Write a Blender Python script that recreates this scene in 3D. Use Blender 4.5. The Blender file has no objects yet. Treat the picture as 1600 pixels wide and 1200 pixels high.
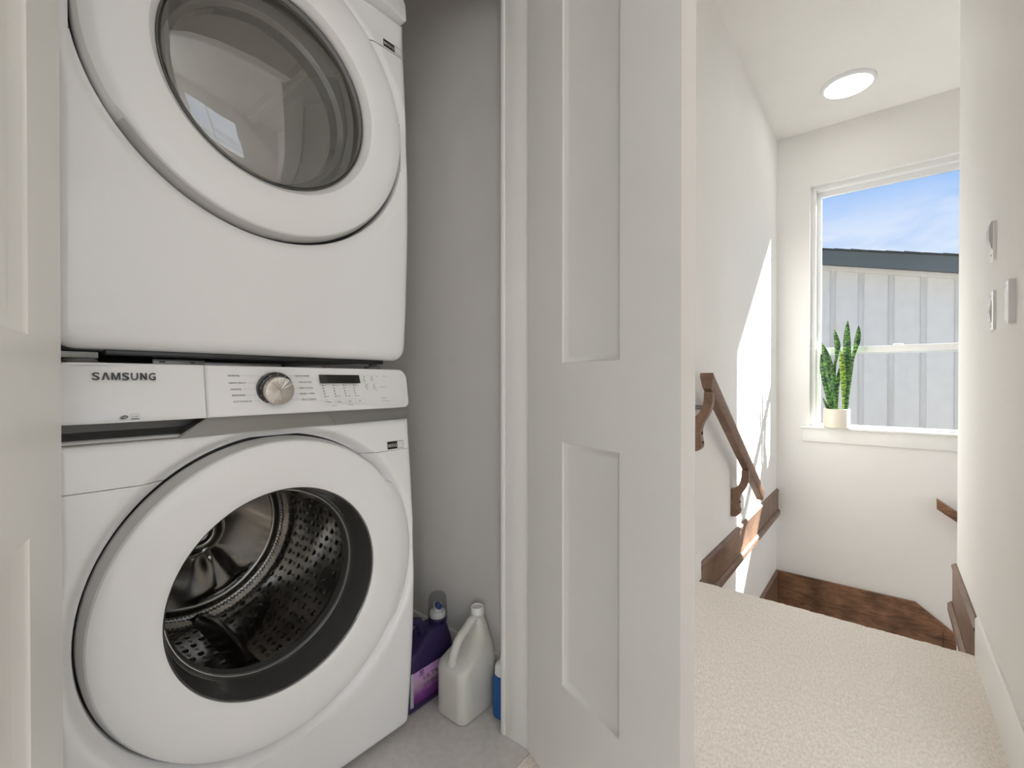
import bpy, bmesh, math, random
import numpy as np
from mathutils import Vector, Matrix
random.seed(3); np.random.seed(3)
PI = math.pi
C = bpy.context.scene.collection
SC = bpy.context.scene

# ------------------------------------------------------------------ camera
cam_d = bpy.data.cameras.new('camera'); cam = bpy.data.objects.new('camera', cam_d); C.objects.link(cam)
cam_d.sensor_width = 36.0; cam_d.lens = 16.0; cam_d.clip_start = 0.02; cam_d.clip_end = 200
cam.location = (0, 0, 0.95)
cam.rotation_euler = (math.radians(90 - 0.36), 0, math.radians(39.5))
SC.camera = cam
SC.view_settings.view_transform = 'Standard'; SC.view_settings.look = 'None'
SC.view_settings.gamma = 1.0; SC.view_settings.use_curve_mapping = False
SC.view_settings.exposure = 0.58
SC.cycles.use_denoising = True
SC.cycles.max_bounces = 14; SC.cycles.diffuse_bounces = 8; SC.cycles.transparent_max_bounces = 16
SC.cycles.caustics_reflective = False; SC.cycles.caustics_refractive = False

# ------------------------------------------------------------------ world (blue sky, thin streaky cloud)
W = bpy.data.worlds.new('sky'); SC.world = W; W.use_nodes = True
nt = W.node_tree; nt.nodes.clear(); N = nt.nodes.new; L = nt.links.new
tc = N('ShaderNodeTexCoord'); sep = N('ShaderNodeSeparateXYZ'); L(tc.outputs['Generated'], sep.inputs[0])
grad = N('ShaderNodeValToRGB'); L(sep.outputs['Z'], grad.inputs[0])
cr = grad.color_ramp
cr.elements[0].position = 0.0; cr.elements[0].color = (0.30, 0.30, 0.28, 1)
cr.elements[1].position = 1.0; cr.elements[1].color = (0.10, 0.25, 0.74, 1)
for p, c in ((0.02, (0.66, 0.76, 0.97, 1)), (0.18, (0.50, 0.68, 0.98, 1)), (0.30, (0.29, 0.52, 0.96, 1))):
    e = cr.elements.new(p); e.color = c
mp = N('ShaderNodeMapping'); mp.inputs['Scale'].default_value = (2.2, 2.2, 9.0); mp.inputs['Rotation'].default_value = (0.0, 0.14, 0)
mp.inputs['Location'].default_value = (0.35, 0.2, 0.62)
L(tc.outputs['Generated'], mp.inputs[0])
no = N('ShaderNodeTexNoise'); no.inputs['Scale'].default_value = 1.5; no.inputs['Detail'].default_value = 7; no.inputs['Roughness'].default_value = 0.55
no.inputs['Distortion'].default_value = 0.35
L(mp.outputs[0], no.inputs['Vector'])
rr = N('ShaderNodeValToRGB'); rr.color_ramp.elements[0].position = 0.37; rr.color_ramp.elements[1].position = 0.56
L(no.outputs['Fac'], rr.inputs[0])
hz = N('ShaderNodeMapRange'); hz.inputs[1].default_value = 0.34; hz.inputs[2].default_value = 0.22; L(sep.outputs['Z'], hz.inputs[0])
mu = N('ShaderNodeMath'); mu.operation = 'MULTIPLY'; L(rr.outputs[0], mu.inputs[0]); L(hz.outputs[0], mu.inputs[1])
mx = N('ShaderNodeMixRGB'); L(mu.outputs[0], mx.inputs[0]); L(grad.outputs[0], mx.inputs[1]); mx.inputs[2].default_value = (0.86, 0.89, 1.0, 1)
bg = N('ShaderNodeBackground'); L(mx.outputs[0], bg.inputs[0]); bg.inputs[1].default_value = 0.70
ow = N('ShaderNodeOutputWorld'); L(bg.outputs[0], ow.inputs[0])

# ------------------------------------------------------------------ sun
sd = bpy.data.lights.new('sun', 'SUN'); sun = bpy.data.objects.new('sun', sd); C.objects.link(sun)
sd.energy = 21.5; sd.angle = math.radians(0.5); sd.color = (1.0, 0.975, 0.94)
sun.rotation_euler = Vector((-0.464, -0.54, -0.495)).to_track_quat('-Z', 'Y').to_euler()
sun.location = (3, 9, 8)

LAMP_W = 1.3      # light given off by the ceiling disc lamp (W)
# area light added behind a made-up window of the unseen opposite room
ad = bpy.data.lights.new('added_fill_right', 'AREA'); fill_right = bpy.data.objects.new('added_fill_right', ad); C.objects.link(fill_right)
ad.shape = 'RECTANGLE'; ad.size = 2.2; ad.size_y = 1.75; ad.energy = 9.0; ad.color = (0.92, 0.97, 1.0)
an = bpy.data.lights.new('added_fill_near', 'AREA'); fill_near = bpy.data.objects.new('added_fill_near', an); C.objects.link(fill_near)
an.shape = 'RECTANGLE'; an.size = 2.2; an.size_y = 1.75; an.energy = 60.0; an.color = (0.90, 0.955, 1.0)      # added fill behind that room's other made-up window
fill_near.location = (1.75, -2.55, 1.5); fill_near.rotation_euler = Vector((0, 1, 0)).to_track_quat('-Z', 'Y').to_euler()
al = bpy.data.lights.new('added_fill_stair', 'AREA'); fill_stair = bpy.data.objects.new('added_fill_stair', al); C.objects.link(fill_stair)
al.shape = 'RECTANGLE'; al.size = 1.1; al.size_y = 2.6; al.energy = 5.2; al.color = (0.97, 0.985, 1.0)      # fill light added behind an invented stairwell side window
fill_stair.location = (2.05, 3.585, 0.6); fill_stair.rotation_euler = Vector((-1, 0, 0)).to_track_quat('-Z', 'Y').to_euler()
fill_right.location = (3.95, -0.15, 1.5); fill_right.rotation_euler = Vector((-1, 0, 0)).to_track_quat('-Z', 'Y').to_euler()

# ------------------------------------------------------------------ materials
def mat(name, col, rough=0.5, metal=0.0, spec=0.5, coat=0.0, alpha=None):
    m = bpy.data.materials.new(name); m.use_nodes = True
    b = m.node_tree.nodes['Principled BSDF']
    b.inputs['Base Color'].default_value = (*col, 1); b.inputs['Roughness'].default_value = rough
    b.inputs['Metallic'].default_value = metal; b.inputs['Specular IOR Level'].default_value = spec
    b.inputs['Coat Weight'].default_value = coat; b.inputs['Coat Roughness'].default_value = 0.06
    return m
def add_noise(m, scale, c1, c2, bump=0.0, stretch=(1, 1, 1), detail=4, lo=0.35, hi=0.65, bdist=0.002, distort=0.0, bscale=None):
    nt = m.node_tree; b = nt.nodes['Principled BSDF']
    tc = nt.nodes.new('ShaderNodeTexCoord'); mp = nt.nodes.new('ShaderNodeMapping'); mp.inputs['Scale'].default_value = stretch
    nt.links.new(tc.outputs['Object'], mp.inputs[0])
    n = nt.nodes.new('ShaderNodeTexNoise'); n.inputs['Scale'].default_value = scale; n.inputs['Detail'].default_value = detail
    n.inputs['Distortion'].default_value = distort
    nt.links.new(mp.outputs[0], n.inputs['Vector'])
    r = nt.nodes.new('ShaderNodeValToRGB'); r.color_ramp.elements[0].position = lo; r.color_ramp.elements[1].position = hi
    r.color_ramp.elements[0].color = (*c1, 1); r.color_ramp.elements[1].color = (*c2, 1)
    nt.links.new(n.outputs['Fac'], r.inputs[0]); nt.links.new(r.outputs[0], b.inputs['Base Color'])
    if bump:
        src = n
        if bscale:
            src = nt.nodes.new('ShaderNodeTexNoise'); src.inputs['Scale'].default_value = bscale; src.inputs['Detail'].default_value = 3
            nt.links.new(tc.outputs['Object'], src.inputs['Vector'])
        bp = nt.nodes.new('ShaderNodeBump'); bp.inputs['Strength'].default_value = bump; bp.inputs['Distance'].default_value = bdist
        nt.links.new(src.outputs['Fac'], bp.inputs['Height']); nt.links.new(bp.outputs[0], b.inputs['Normal'])
    return m
def glassy(name, tint, ior=1.45, rough=0.0, spec_tint=(1, 1, 1)):
    m = bpy.data.materials.new(name); m.use_nodes = True; nt = m.node_tree; nt.nodes.clear()
    t = nt.nodes.new('ShaderNodeBsdfTransparent'); t.inputs[0].default_value = (*tint, 1)
    g = nt.nodes.new('ShaderNodeBsdfGlossy'); g.inputs['Roughness'].default_value = rough; g.inputs[0].default_value = (*spec_tint, 1)
    f = nt.nodes.new('ShaderNodeFresnel'); f.inputs[0].default_value = ior
    x = nt.nodes.new('ShaderNodeMixShader'); o = nt.nodes.new('ShaderNodeOutputMaterial')
    ge = nt.nodes.new('ShaderNodeNewGeometry'); q = nt.nodes.new('ShaderNodeMath'); q.operation = 'SUBTRACT'; q.inputs[0].default_value = 1.0
    mu = nt.nodes.new('ShaderNodeMath'); mu.operation = 'MULTIPLY'
    nt.links.new(ge.outputs['Backfacing'], q.inputs[1]); nt.links.new(q.outputs[0], mu.inputs[0]); nt.links.new(f.outputs[0], mu.inputs[1])
    nt.links.new(mu.outputs[0], x.inputs[0]); nt.links.new(t.outputs[0], x.inputs[1]); nt.links.new(g.outputs[0], x.inputs[2])
    nt.links.new(x.outputs[0], o.inputs[0]); return m
def emis(name, col, st):
    m = bpy.data.materials.new(name); m.use_nodes = True; b = m.node_tree.nodes['Principled BSDF']
    b.inputs['Base Color'].default_value = (*col, 1)
    b.inputs['Emission Color'].default_value = (*col, 1); b.inputs['Emission Strength'].default_value = st; return m

M_wall = add_noise(mat('wall_paint', (0.8, 0.78, 0.75), 0.65, spec=0.35), 3, (0.80, 0.785, 0.76), (0.815, 0.80, 0.775), bump=0.12, bscale=140, bdist=0.001)
M_closet = add_noise(mat('closet_wall_paint', (0.6, 0.59, 0.57), 0.7, spec=0.3), 3, (0.77, 0.75, 0.73), (0.79, 0.77, 0.75), bump=0.1, bscale=140, bdist=0.001)
M_ceil = add_noise(mat('ceiling_paint', (0.85, 0.84, 0.82), 0.8, spec=0.2), 3, (0.84, 0.825, 0.79), (0.86, 0.845, 0.81))
M_trim = add_noise(mat('white_trim_paint', (0.84, 0.83, 0.8), 0.35), 5, (0.83, 0.82, 0.79), (0.85, 0.84, 0.81))
M_door = add_noise(mat('door_paint', (0.8, 0.79, 0.76), 0.38), 4, (0.79, 0.78, 0.745), (0.81, 0.80, 0.765), bump=0.05, bscale=90, bdist=0.001)
M_app = mat('appliance_enamel', (0.845, 0.845, 0.85), 0.22, coat=0.25)
M_plast = mat('white_plastic', (0.86, 0.86, 0.865), 0.25, coat=0.2)
M_side = mat('door_side_plastic', (0.64, 0.63, 0.62), 0.35)
M_silver = mat('silver_plastic', (0.255, 0.248, 0.23), 0.35, metal=0.35)
M_handle = mat('handle_recess_plastic', (0.10, 0.098, 0.093), 0.35, metal=0.3)
M_dark = mat('dark_grey_plastic', (0.075, 0.074, 0.072), 0.16, coat=0.5)
M_gap = mat('gap_shade', (0.05, 0.05, 0.048), 0.6)  # dark base colour paints the shade in the gap round each door
M_black = mat('black_enamel', (0.012, 0.012, 0.012), 0.3)
M_rubber = mat('grey_rubber', (0.10, 0.10, 0.098), 0.45)
M_foot = mat('grey_foot_rubber', (0.16, 0.155, 0.15), 0.7)
M_zinc = add_noise(mat('galvanised_steel', (0.4, 0.39, 0.38), 0.4, metal=0.8), 20, (0.30, 0.29, 0.28), (0.42, 0.41, 0.40))
M_steel = mat('drum_steel', (0.50, 0.49, 0.475), 0.17, metal=1.0)
M_hole = mat('drum_perforation', (0.02, 0.02, 0.02), 0.5)
M_emboss = mat('drum_embossing', (0.62, 0.60, 0.57), 0.12, metal=1.0)
M_ddrum = mat('dryer_drum_grey', (0.78, 0.765, 0.75), 0.35)
M_glassW = glassy('washer_glass', (0.72, 0.71, 0.69), 1.55)
M_glassD = glassy('dryer_smoked_glass', (0.86, 0.85, 0.83), 2.45)
M_pane = glassy('window_glass', (0.96, 0.98, 0.98), 1.4)
M_clear = glassy('clear_plastic', (0.80, 0.80, 0.80), 1.35, rough=0.15)
M_ink = mat('grey_print', (0.10, 0.10, 0.10), 0.5)
M_logo = mat('dark_lettering', (0.035, 0.037, 0.037), 0.35)
M_disp = mat('display_glass', (0.012, 0.011, 0.009), 0.12)
M_knobring = mat('dial_ring_black', (0.03, 0.03, 0.03), 0.15, coat=0.5)
M_led = mat('indicator_black', (0.02, 0.02, 0.02), 0.3)
M_line = mat('seam_grey', (0.33, 0.32, 0.31), 0.5)
M_labelw = mat('label_white', (0.75, 0.74, 0.72), 0.4)
M_lav = mat('label_print', (0.55, 0.53, 0.5), 0.4)

def knob_mat():
    m = mat('brushed_dial_metal', (0.62, 0.58, 0.54), 0.28, metal=1.0); nt = m.node_tree; b = nt.nodes['Principled BSDF']
    tc = nt.nodes.new('ShaderNodeTexCoord'); g = nt.nodes.new('ShaderNodeTexGradient'); g.gradient_type = 'RADIAL'
    mp = nt.nodes.new('ShaderNodeMapping'); mp.inputs['Rotation'].default_value = (0, PI/2, 0)
    vs = nt.nodes.new('ShaderNodeVectorMath'); vs.operation = 'SUBTRACT'; vs.inputs[1].default_value = (0.5, 0.5, 0.5)
    nt.links.new(tc.outputs['Generated'], vs.inputs[0]); nt.links.new(vs.outputs[0], mp.inputs[0]); nt.links.new(mp.outputs[0], g.inputs[0])
    w = nt.nodes.new('ShaderNodeTexNoise'); w.noise_dimensions = '1D'; w.inputs['Scale'].default_value = 22; w.inputs['Detail'].default_value = 4
    nt.links.new(g.outputs['Fac'], w.inputs['W'])
    bp = nt.nodes.new('ShaderNodeBump'); bp.inputs['Strength'].default_value = 0.55; bp.inputs['Distance'].default_value = 0.003
    nt.links.new(w.outputs['Fac'], bp.inputs['Height']); nt.links.new(bp.outputs[0], b.inputs['Normal'])
    b.inputs['Anisotropic'].default_value = 0.9
    tn = nt.nodes.new('ShaderNodeTangent'); tn.direction_type = 'RADIAL'; tn.axis = 'X'
    nt.links.new(tn.outputs[0], b.inputs['Tangent'])
    return m
M_knob = knob_mat()

def wood_mat(name, c1, c2, stretch, rough=0.4):
    m = mat(name, c1, rough, spec=0.4); nt = m.node_tree; b = nt.nodes['Principled BSDF']
    tc = nt.nodes.new('ShaderNodeTexCoord'); mp = nt.nodes.new('ShaderNodeMapping'); mp.inputs['Scale'].default_value = stretch
    nt.links.new(tc.outputs['Object'], mp.inputs[0])
    n1 = nt.nodes.new('ShaderNodeTexNoise'); n1.inputs['Scale'].default_value = 9; n1.inputs['Detail'].default_value = 8; n1.inputs['Distortion'].default_value = 1.2
    n2 = nt.nodes.new('ShaderNodeTexNoise'); n2.inputs['Scale'].default_value = 7; n2.inputs['Detail'].default_value = 2
    nt.links.new(mp.outputs[0], n1.inputs['Vector']); nt.links.new(tc.outputs['Object'], n2.inputs['Vector'])
    a = nt.nodes.new('ShaderNodeMath'); a.operation = 'ADD'; nt.links.new(n1.outputs['Fac'], a.inputs[0]); nt.links.new(n2.outputs['Fac'], a.inputs[1])
    r = nt.nodes.new('ShaderNodeMapRange'); r.inputs[1].default_value = 0.72; r.inputs[2].default_value = 1.25; nt.links.new(a.outputs[0], r.inputs[0])
    x = nt.nodes.new('ShaderNodeMixRGB'); x.inputs[1].default_value = (*c1, 1); x.inputs[2].default_value = (*c2, 1)
    nt.links.new(r.outputs[0], x.inputs[0]); nt.links.new(x.outputs[0], b.inputs['Base Color'])
    return m
M_woodY = wood_mat('stained_wood_lengthwise', (0.115, 0.062, 0.040), (0.225, 0.135, 0.088), (8, 1, 8))
M_woodX = wood_mat('stained_wood_cross', (0.075, 0.036, 0.020), (0.30, 0.155, 0.085), (1, 8, 6))
M_plug = mat('wood_plug', (0.05, 0.025, 0.018), 0.5)

# ------------------------------------------------------------------ mesh helpers (world coordinates)
def finish(name, bm, m, parent=None, kind=None, sharp=0.6):
    """link bm (world coordinates) as one object; children are made relative to their parent's origin"""
    off = Vector((0, 0, 0)); q = parent
    while q: off += q.location; q = q.parent
    bmesh.ops.remove_doubles(bm, verts=bm.verts, dist=1e-6)
    bmesh.ops.recalc_face_normals(bm, faces=bm.faces)
    for f in bm.faces: f.smooth = True
    for e in bm.edges:
        if len(e.link_faces) == 2:
            if e.calc_face_angle(0) > sharp: e.smooth = False
        elif len(e.link_faces) > 2: e.smooth = False
    loc = Vector((0, 0, 0))
    if parent is None:
        vs = [v.co for v in bm.verts]
        loc = Vector(((min(v.x for v in vs)+max(v.x for v in vs))/2, (min(v.y for v in vs)+max(v.y for v in vs))/2, min(v.z for v in vs)))
    bmesh.ops.translate(bm, verts=bm.verts, vec=-(off + loc))
    me = bpy.data.meshes.new(name); bm.to_mesh(me); bm.free()
    for mm in (m if isinstance(m, (list, tuple)) else [m]): me.materials.append(mm)
    o = bpy.data.objects.new(name, me); C.objects.link(o); o.location = loc
    if parent: o.parent = parent
    if kind: o['kind'] = kind
    return o
def thing(name, label, cat, loc, group=None):
    o = bpy.data.objects.new(name, None); C.objects.link(o); o.location = loc
    o['label'] = label; o['category'] = cat; o.empty_display_size = 0.05
    if group: o['group'] = group
    return o
def tag(o, label, cat, group=None):
    o['label'] = label; o['category'] = cat
    if group: o['group'] = group
    return o
def BM(): return bmesh.new()
def add(bm, vs, fs):
    v = [bm.verts.new(p) for p in vs]
    for f in fs:
        try: bm.faces.new([v[i] for i in f])
        except ValueError: pass
    return v
def box(bm, x0, x1, y0, y1, z0, z1, bev=0.0, seg=2):
    b = bmesh.new()
    add(b, [(x0,y0,z0),(x1,y0,z0),(x1,y1,z0),(x0,y1,z0),(x0,y0,z1),(x1,y0,z1),(x1,y1,z1),(x0,y1,z1)],
        [(0,3,2,1),(4,5,6,7),(0,1,5,4),(1,2,6,5),(2,3,7,6),(3,0,4,7)])
    if bev: bmesh.ops.bevel(b, geom=b.edges[:], offset=bev, segments=seg, profile=0.5, affect='EDGES')
    merge(bm, b); return bm
def merge(bm, b, M=None):
    if M is not None: bmesh.ops.transform(b, matrix=M, verts=b.verts)
    me = bpy.data.meshes.new('tmp'); b.to_mesh(me); b.free(); bm.from_mesh(me); bpy.data.meshes.remove(me)
def loft(bm, loops, cap0=False, cap1=False, closed=True):
    """loops: list of equally long point lists"""
    L_ = [[bm.verts.new(p) for p in lp] for lp in loops]
    n = len(L_[0])
    for a, b in zip(L_, L_[1:]):
        for i in range(n if closed else n-1):
            j = (i+1) % n
            try: bm.faces.new((a[i], a[j], b[j], b[i]))
            except ValueError: pass
    if cap0: bm.faces.new(L_[0])
    if cap1: bm.faces.new(L_[-1])
    return L_
def lathe_x(bm, yc, zc, prof, n=96, cap0=False, cap1=False):
    """profile (r, x) round an axis parallel to X"""
    loft(bm, [[(x, yc+r*math.cos(2*PI*i/n), zc+r*math.sin(2*PI*i/n)) for i in range(n)] for r, x in prof], cap0, cap1)
def lathe_z(bm, xc, yc, prof, n=48, cap0=True, cap1=True):
    loft(bm, [[(xc+r*math.cos(2*PI*i/n), yc+r*math.sin(2*PI*i/n), z) for i in range(n)] for r, z in prof], cap0, cap1)
def tube(bm, pts, r, n=12, caps=True, sx=1.0):
    pts = [Vector(p) for p in pts]; rs = r if isinstance(r, (list, tuple)) else [r]*len(pts)
    loops = []; up = Vector((0, 0, 1))
    prev = None
    for i, p in enumerate(pts):
        d = (pts[min(i+1, len(pts)-1)] - pts[max(i-1, 0)]).normalized()
        a = d.cross(up if abs(d.z) < 0.95 else Vector((0, 1, 0))).normalized() if prev is None else (prev - d*prev.dot(d)).normalized()
        prev = a; b = d.cross(a)
        loops.append([p + a*rs[i]*sx*math.cos(2*PI*k/n) + b*rs[i]*math.sin(2*PI*k/n) for k in range(n)])
    loft(bm, loops, caps, caps)
def rrect(w0, w1, h0, h1, rad, ke=6, kc=6):
    """rounded rectangle; rad=(bl, br, tr, tl); same count whatever the size"""
    out = []
    cs = [(w0+rad[0], h0+rad[0], PI, rad[0]), (w1-rad[1], h0+rad[1], 1.5*PI, rad[1]), (w1-rad[2], h1-rad[2], 0, rad[2]), (w0+rad[3], h1-rad[3], .5*PI, rad[3])]
    for i, (cx, cy, a0, r) in enumerate(cs):
        arc = [(cx+r*math.cos(a0+PI/2*k/kc), cy+r*math.sin(a0+PI/2*k/kc)) for k in range(kc+1)]
        nx = cs[(i+1) % 4]; n0 = (nx[0]+nx[3]*math.cos(nx[2]), nx[1]+nx[3]*math.sin(nx[2]))
        e = arc[-1]
        out += arc + [(e[0]+(n0[0]-e[0])*k/ke, e[1]+(n0[1]-e[1])*k/ke) for k in range(1, ke)]
    return out
def plate(bm, w0, w1, h0, h1, rad, bev, mapf, t0, steps=4, ke=6, kc=6, capback=False):
    """rounded plate: mapf(u, v, depth) -> point; depth 0 = front face, t0 = back"""
    loops = [[mapf(u, v, t0) for u, v in rrect(w0, w1, h0, h1, rad, ke, kc)]]
    for k in range(steps+1):
        a = PI/2*k/steps; ins = bev*(1-math.cos(a)); d = bev*(1-math.sin(a))
        r2 = [max(r-ins, 0.0002) for r in rad]
        loops.append([mapf(u, v, d) for u, v in rrect(w0+ins, w1-ins, h0+ins, h1-ins, r2, ke, kc)])
    loft(bm, loops, capback, True)
def prism(bm, poly, axis, a, b):
    """polygon (2D) extruded along axis 0/1/2 from a to b"""
    def P(p, t):
        q = list(p); q.insert(axis, t); return tuple(q)
    n = len(poly)
    add(bm, [P(p, a) for p in poly] + [P(p, b) for p in poly],
        [tuple(range(n)), tuple(range(2*n-1, n-1, -1))] + [(i, (i+1) % n, n+(i+1) % n, n+i) for i in range(n)])
def text_mesh(s, size, bold=0.0):
    cu = bpy.data.curves.new('t', 'FONT'); cu.body = s; cu.size = size; cu.offset = bold; cu.resolution_u = 3; cu.extrude = 0.0001
    o = bpy.data.objects.new('t', cu); C.objects.link(o)
    dg = bpy.context.evaluated_depsgraph_get(); dg.update()
    me = bpy.data.meshes.new_from_object(o.evaluated_get(dg)); b = bmesh.new(); b.from_mesh(me)
    bpy.data.objects.remove(o); bpy.data.curves.remove(cu); bpy.data.meshes.remove(me)
    return b
def put_text(bm, s, y0, y1, z0, h, xf, bold=0.0, flip=1):
    """text in a plane facing +X (read along +Y): fitted to y0..y1, baseline z0, cap height h; xf(z) surface"""
    b = text_mesh(s, h/0.70, bold)
    xs = [v.co.x for v in b.verts]; x0, x1 = min(xs), max(xs)
    sc = 1.0 if y1 is None else (y1-y0)/(x1-x0)
    for v in b.verts:
        z = z0 + v.co.y; y = y0 + (v.co.x-x0)*sc
        v.co = Vector((xf(z) + 0.0003 + v.co.z, y, z))
    merge(bm, b)
def quad_x(bm, y0, y1, z0, z1, xf, t=0.0004, sk=0.0):
    """thin mark on a surface facing +X"""
    add(bm, [(xf(z0)+t, y0+sk, z0), (xf(z0)+t, y1+sk, z0), (xf(z1)+t, y1, z1), (xf(z1)+t, y0, z1)], [(0, 1, 2, 3)])
def S(name, bm, m, parent=None, **k): return finish(name, bm, m, parent, kind=None if parent else 'structure', **k)

# ================================================================== SETTING
XL, XR, YF, ZC, YN = -0.70, 0.25, 4.27, 2.918, 2.235     # left wall, right wall, far wall, ceiling, stair nosing
YE = 2.90                                                  # end of the right hall wall
# --- left wall (hall part beyond the closet, header, near part)
b = BM(); box(b, -0.795, XL, 0.943, YF, -3, ZC); S('wall_left', b, M_wall)
b = BM(); box(b, -0.795, XL, -2.2, 0.052, -0.25, ZC); S('wall_left_near', b, M_wall)
b = BM(); box(b, -0.795, XL, 0.052, 0.943, 2.08, ZC); S('wall_left_header', b, M_wall)
# --- closet
b = BM(); box(b, -1.95, -0.795, 1.03, 1.10, -0.25, ZC); S('wall_closet_right', b, M_closet)
b = BM(); box(b, -1.95, -0.795, -0.09, -0.02, -0.25, ZC); S('wall_closet_left', b, M_closet)
b = BM(); box(b, -2.02, -1.95, -0.09, 1.10, -0.25, ZC); S('wall_closet_back', b, M_closet)
b = BM(); box(b, -1.95, -0.795, -0.02, 1.03, -0.20, 0.0); box(b, -0.795, -0.701, 0.052, 0.943, -0.2, 0.0)
S('floor_closet', b, add_noise(mat('closet_vinyl', (0.66, 0.63, 0.60), 0.4), 60, (0.60, 0.57, 0.54), (0.68, 0.65, 0.62), lo=0.3, hi=0.7))
b = BM(); box(b, -1.95, -0.797, 1.018, 1.03, 0, 0.135, 0.003); S('baseboard_closet_right', b, M_trim)
# --- far wall with the window opening
OX0, OX1, OZ0, OZ1 = -0.474, 0.57, 0.575, 2.488
b = BM()
for a in ((-4, OX0, -3, 3.4), (OX1, 5, -3, 3.4), (OX0, OX1, -3, OZ0), (OX0, OX1, OZ1, 3.4)):
    box(b, a[0], a[1], YF, YF+0.15, a[2], a[3])
S('wall_far', b, M_wall)
b = BM()
for a in ((-4, OX0, -3, 3.4), (OX1, 5, -3, 3.4), (OX0, OX1, -3, OZ0), (OX0, OX1, OZ1, 3.4)):
    box(b, a[0], a[1], YF+0.151, YF+0.17, a[2], a[3])
S('added_outer_skin', b, mat('bounce_damping_grey', (0.36, 0.36, 0.36), 0.7))  # unseen outer skin added in grey to weaken sun bounce onto the neighbour
# --- right wall, its return, stairwell right
b = BM(); box(b, XR, XR+0.12, 1.45, YE, -3, ZC, 0.004, 2); S('wall_right', b, M_wall)
b = BM(); box(b, XR, XR+0.12, -2.2, -0.60, -3, ZC); box(b, XR, XR+0.12, -0.60, 1.45, 2.45, ZC); S('wall_right_near', b, M_wall)
# unseen room opposite the closet, added so its windows light the closet
b = BM()
for a in ((XR+0.12, 0.65, -0.2, ZC), (2.85, 3.75, -0.2, ZC), (0.65, 2.85, -0.2, 0.6), (0.65, 2.85, 2.4, ZC)): box(b, a[0], a[1], -2.3, -2.2, a[2], a[3])
S('wall_room_near', b, M_wall)
b = BM(); box(b, 0.65, 0.70, -2.28, -2.22, 0.6, 2.4); box(b, 2.80, 2.85, -2.28, -2.22, 0.6, 2.4); box(b, 1.725, 1.775, -2.28, -2.22, 0.6, 2.4); box(b, 0.65, 2.85, -2.28, -2.22, 0.6, 0.65); box(b, 0.65, 2.85, -2.28, -2.22, 2.35, 2.4); S('added_window_4', b, M_trim)  # made-up window frame in front of the added near light
b = BM(); box(b, XR+0.12, 3.75, 2.20, 2.30, -0.2, ZC); S('wall_room_far', b, M_wall)
b = BM()
for a in ((-2.3, -1.25, 0, ZC), (0.95, 2.3, 0, ZC), (-1.25, 0.95, -0.2, 0.6), (-1.25, 0.95, 2.4, ZC)): box(b, 3.65, 3.80, a[0], a[1], a[2], a[3])
S('wall_room_right', b, M_wall)
b = BM()
box(b, 3.68, 3.76, -1.25, -1.20, 0.6, 2.4); box(b, 3.68, 3.76, 0.90, 0.95, 0.6, 2.4); box(b, 3.68, 3.76, -0.175, -0.125, 0.6, 2.4)
box(b, 3.68, 3.76, -1.25, 0.95, 0.6, 0.65); box(b, 3.68, 3.76, -1.25, 0.95, 2.35, 2.4); S('added_window_2', b, M_trim)  # made-up frame for the added light on the right
b = BM(); box(b, XR, 3.75, -2.3, 2.3, -0.2, -0.004); S('floor_room', b, add_noise(mat('room_carpet', (0.6, 0.54, 0.48), 0.95), 60, (0.60, 0.53, 0.46), (0.70, 0.63, 0.56)))
b = BM(); box(b, XR+0.12, 1.9, YE-0.12, YE, -3, ZC); S('wall_stair_return', b, M_wall)
b = BM(); box(b, 1.8, 1.9, YE, 3.03, -3, ZC); box(b, 1.8, 1.9, 4.14, YF, -3, ZC); box(b, 1.8, 1.9, 3.03, 4.14, -3, -0.72); box(b, 1.8, 1.9, 3.03, 4.14, 1.92, ZC); S('wall_stair_right', b, M_wall)
b = BM(); box(b, 1.83, 1.88, 3.03, 3.07, -0.72, 1.92); box(b, 1.83, 1.88, 4.10, 4.14, -0.72, 1.92); box(b, 1.83, 1.88, 3.07, 4.10, 0.58, 0.62); box(b, 1.83, 1.88, 3.07, 4.10, -0.72, -0.68); box(b, 1.83, 1.88, 3.07, 4.10, 1.88, 1.92); S('added_window_3', b, M_trim)  # unseen stairwell window, added to let the fill light in
b = BM(); box(b, -0.795, XR+0.12, -2.3, -2.2, -0.25, ZC); S('wall_near', b, M_wall)
b = BM(); box(b, -4, 5, -2.4, YF+0.4, ZC, ZC+0.16); S('ceiling', b, M_ceil)

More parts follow.
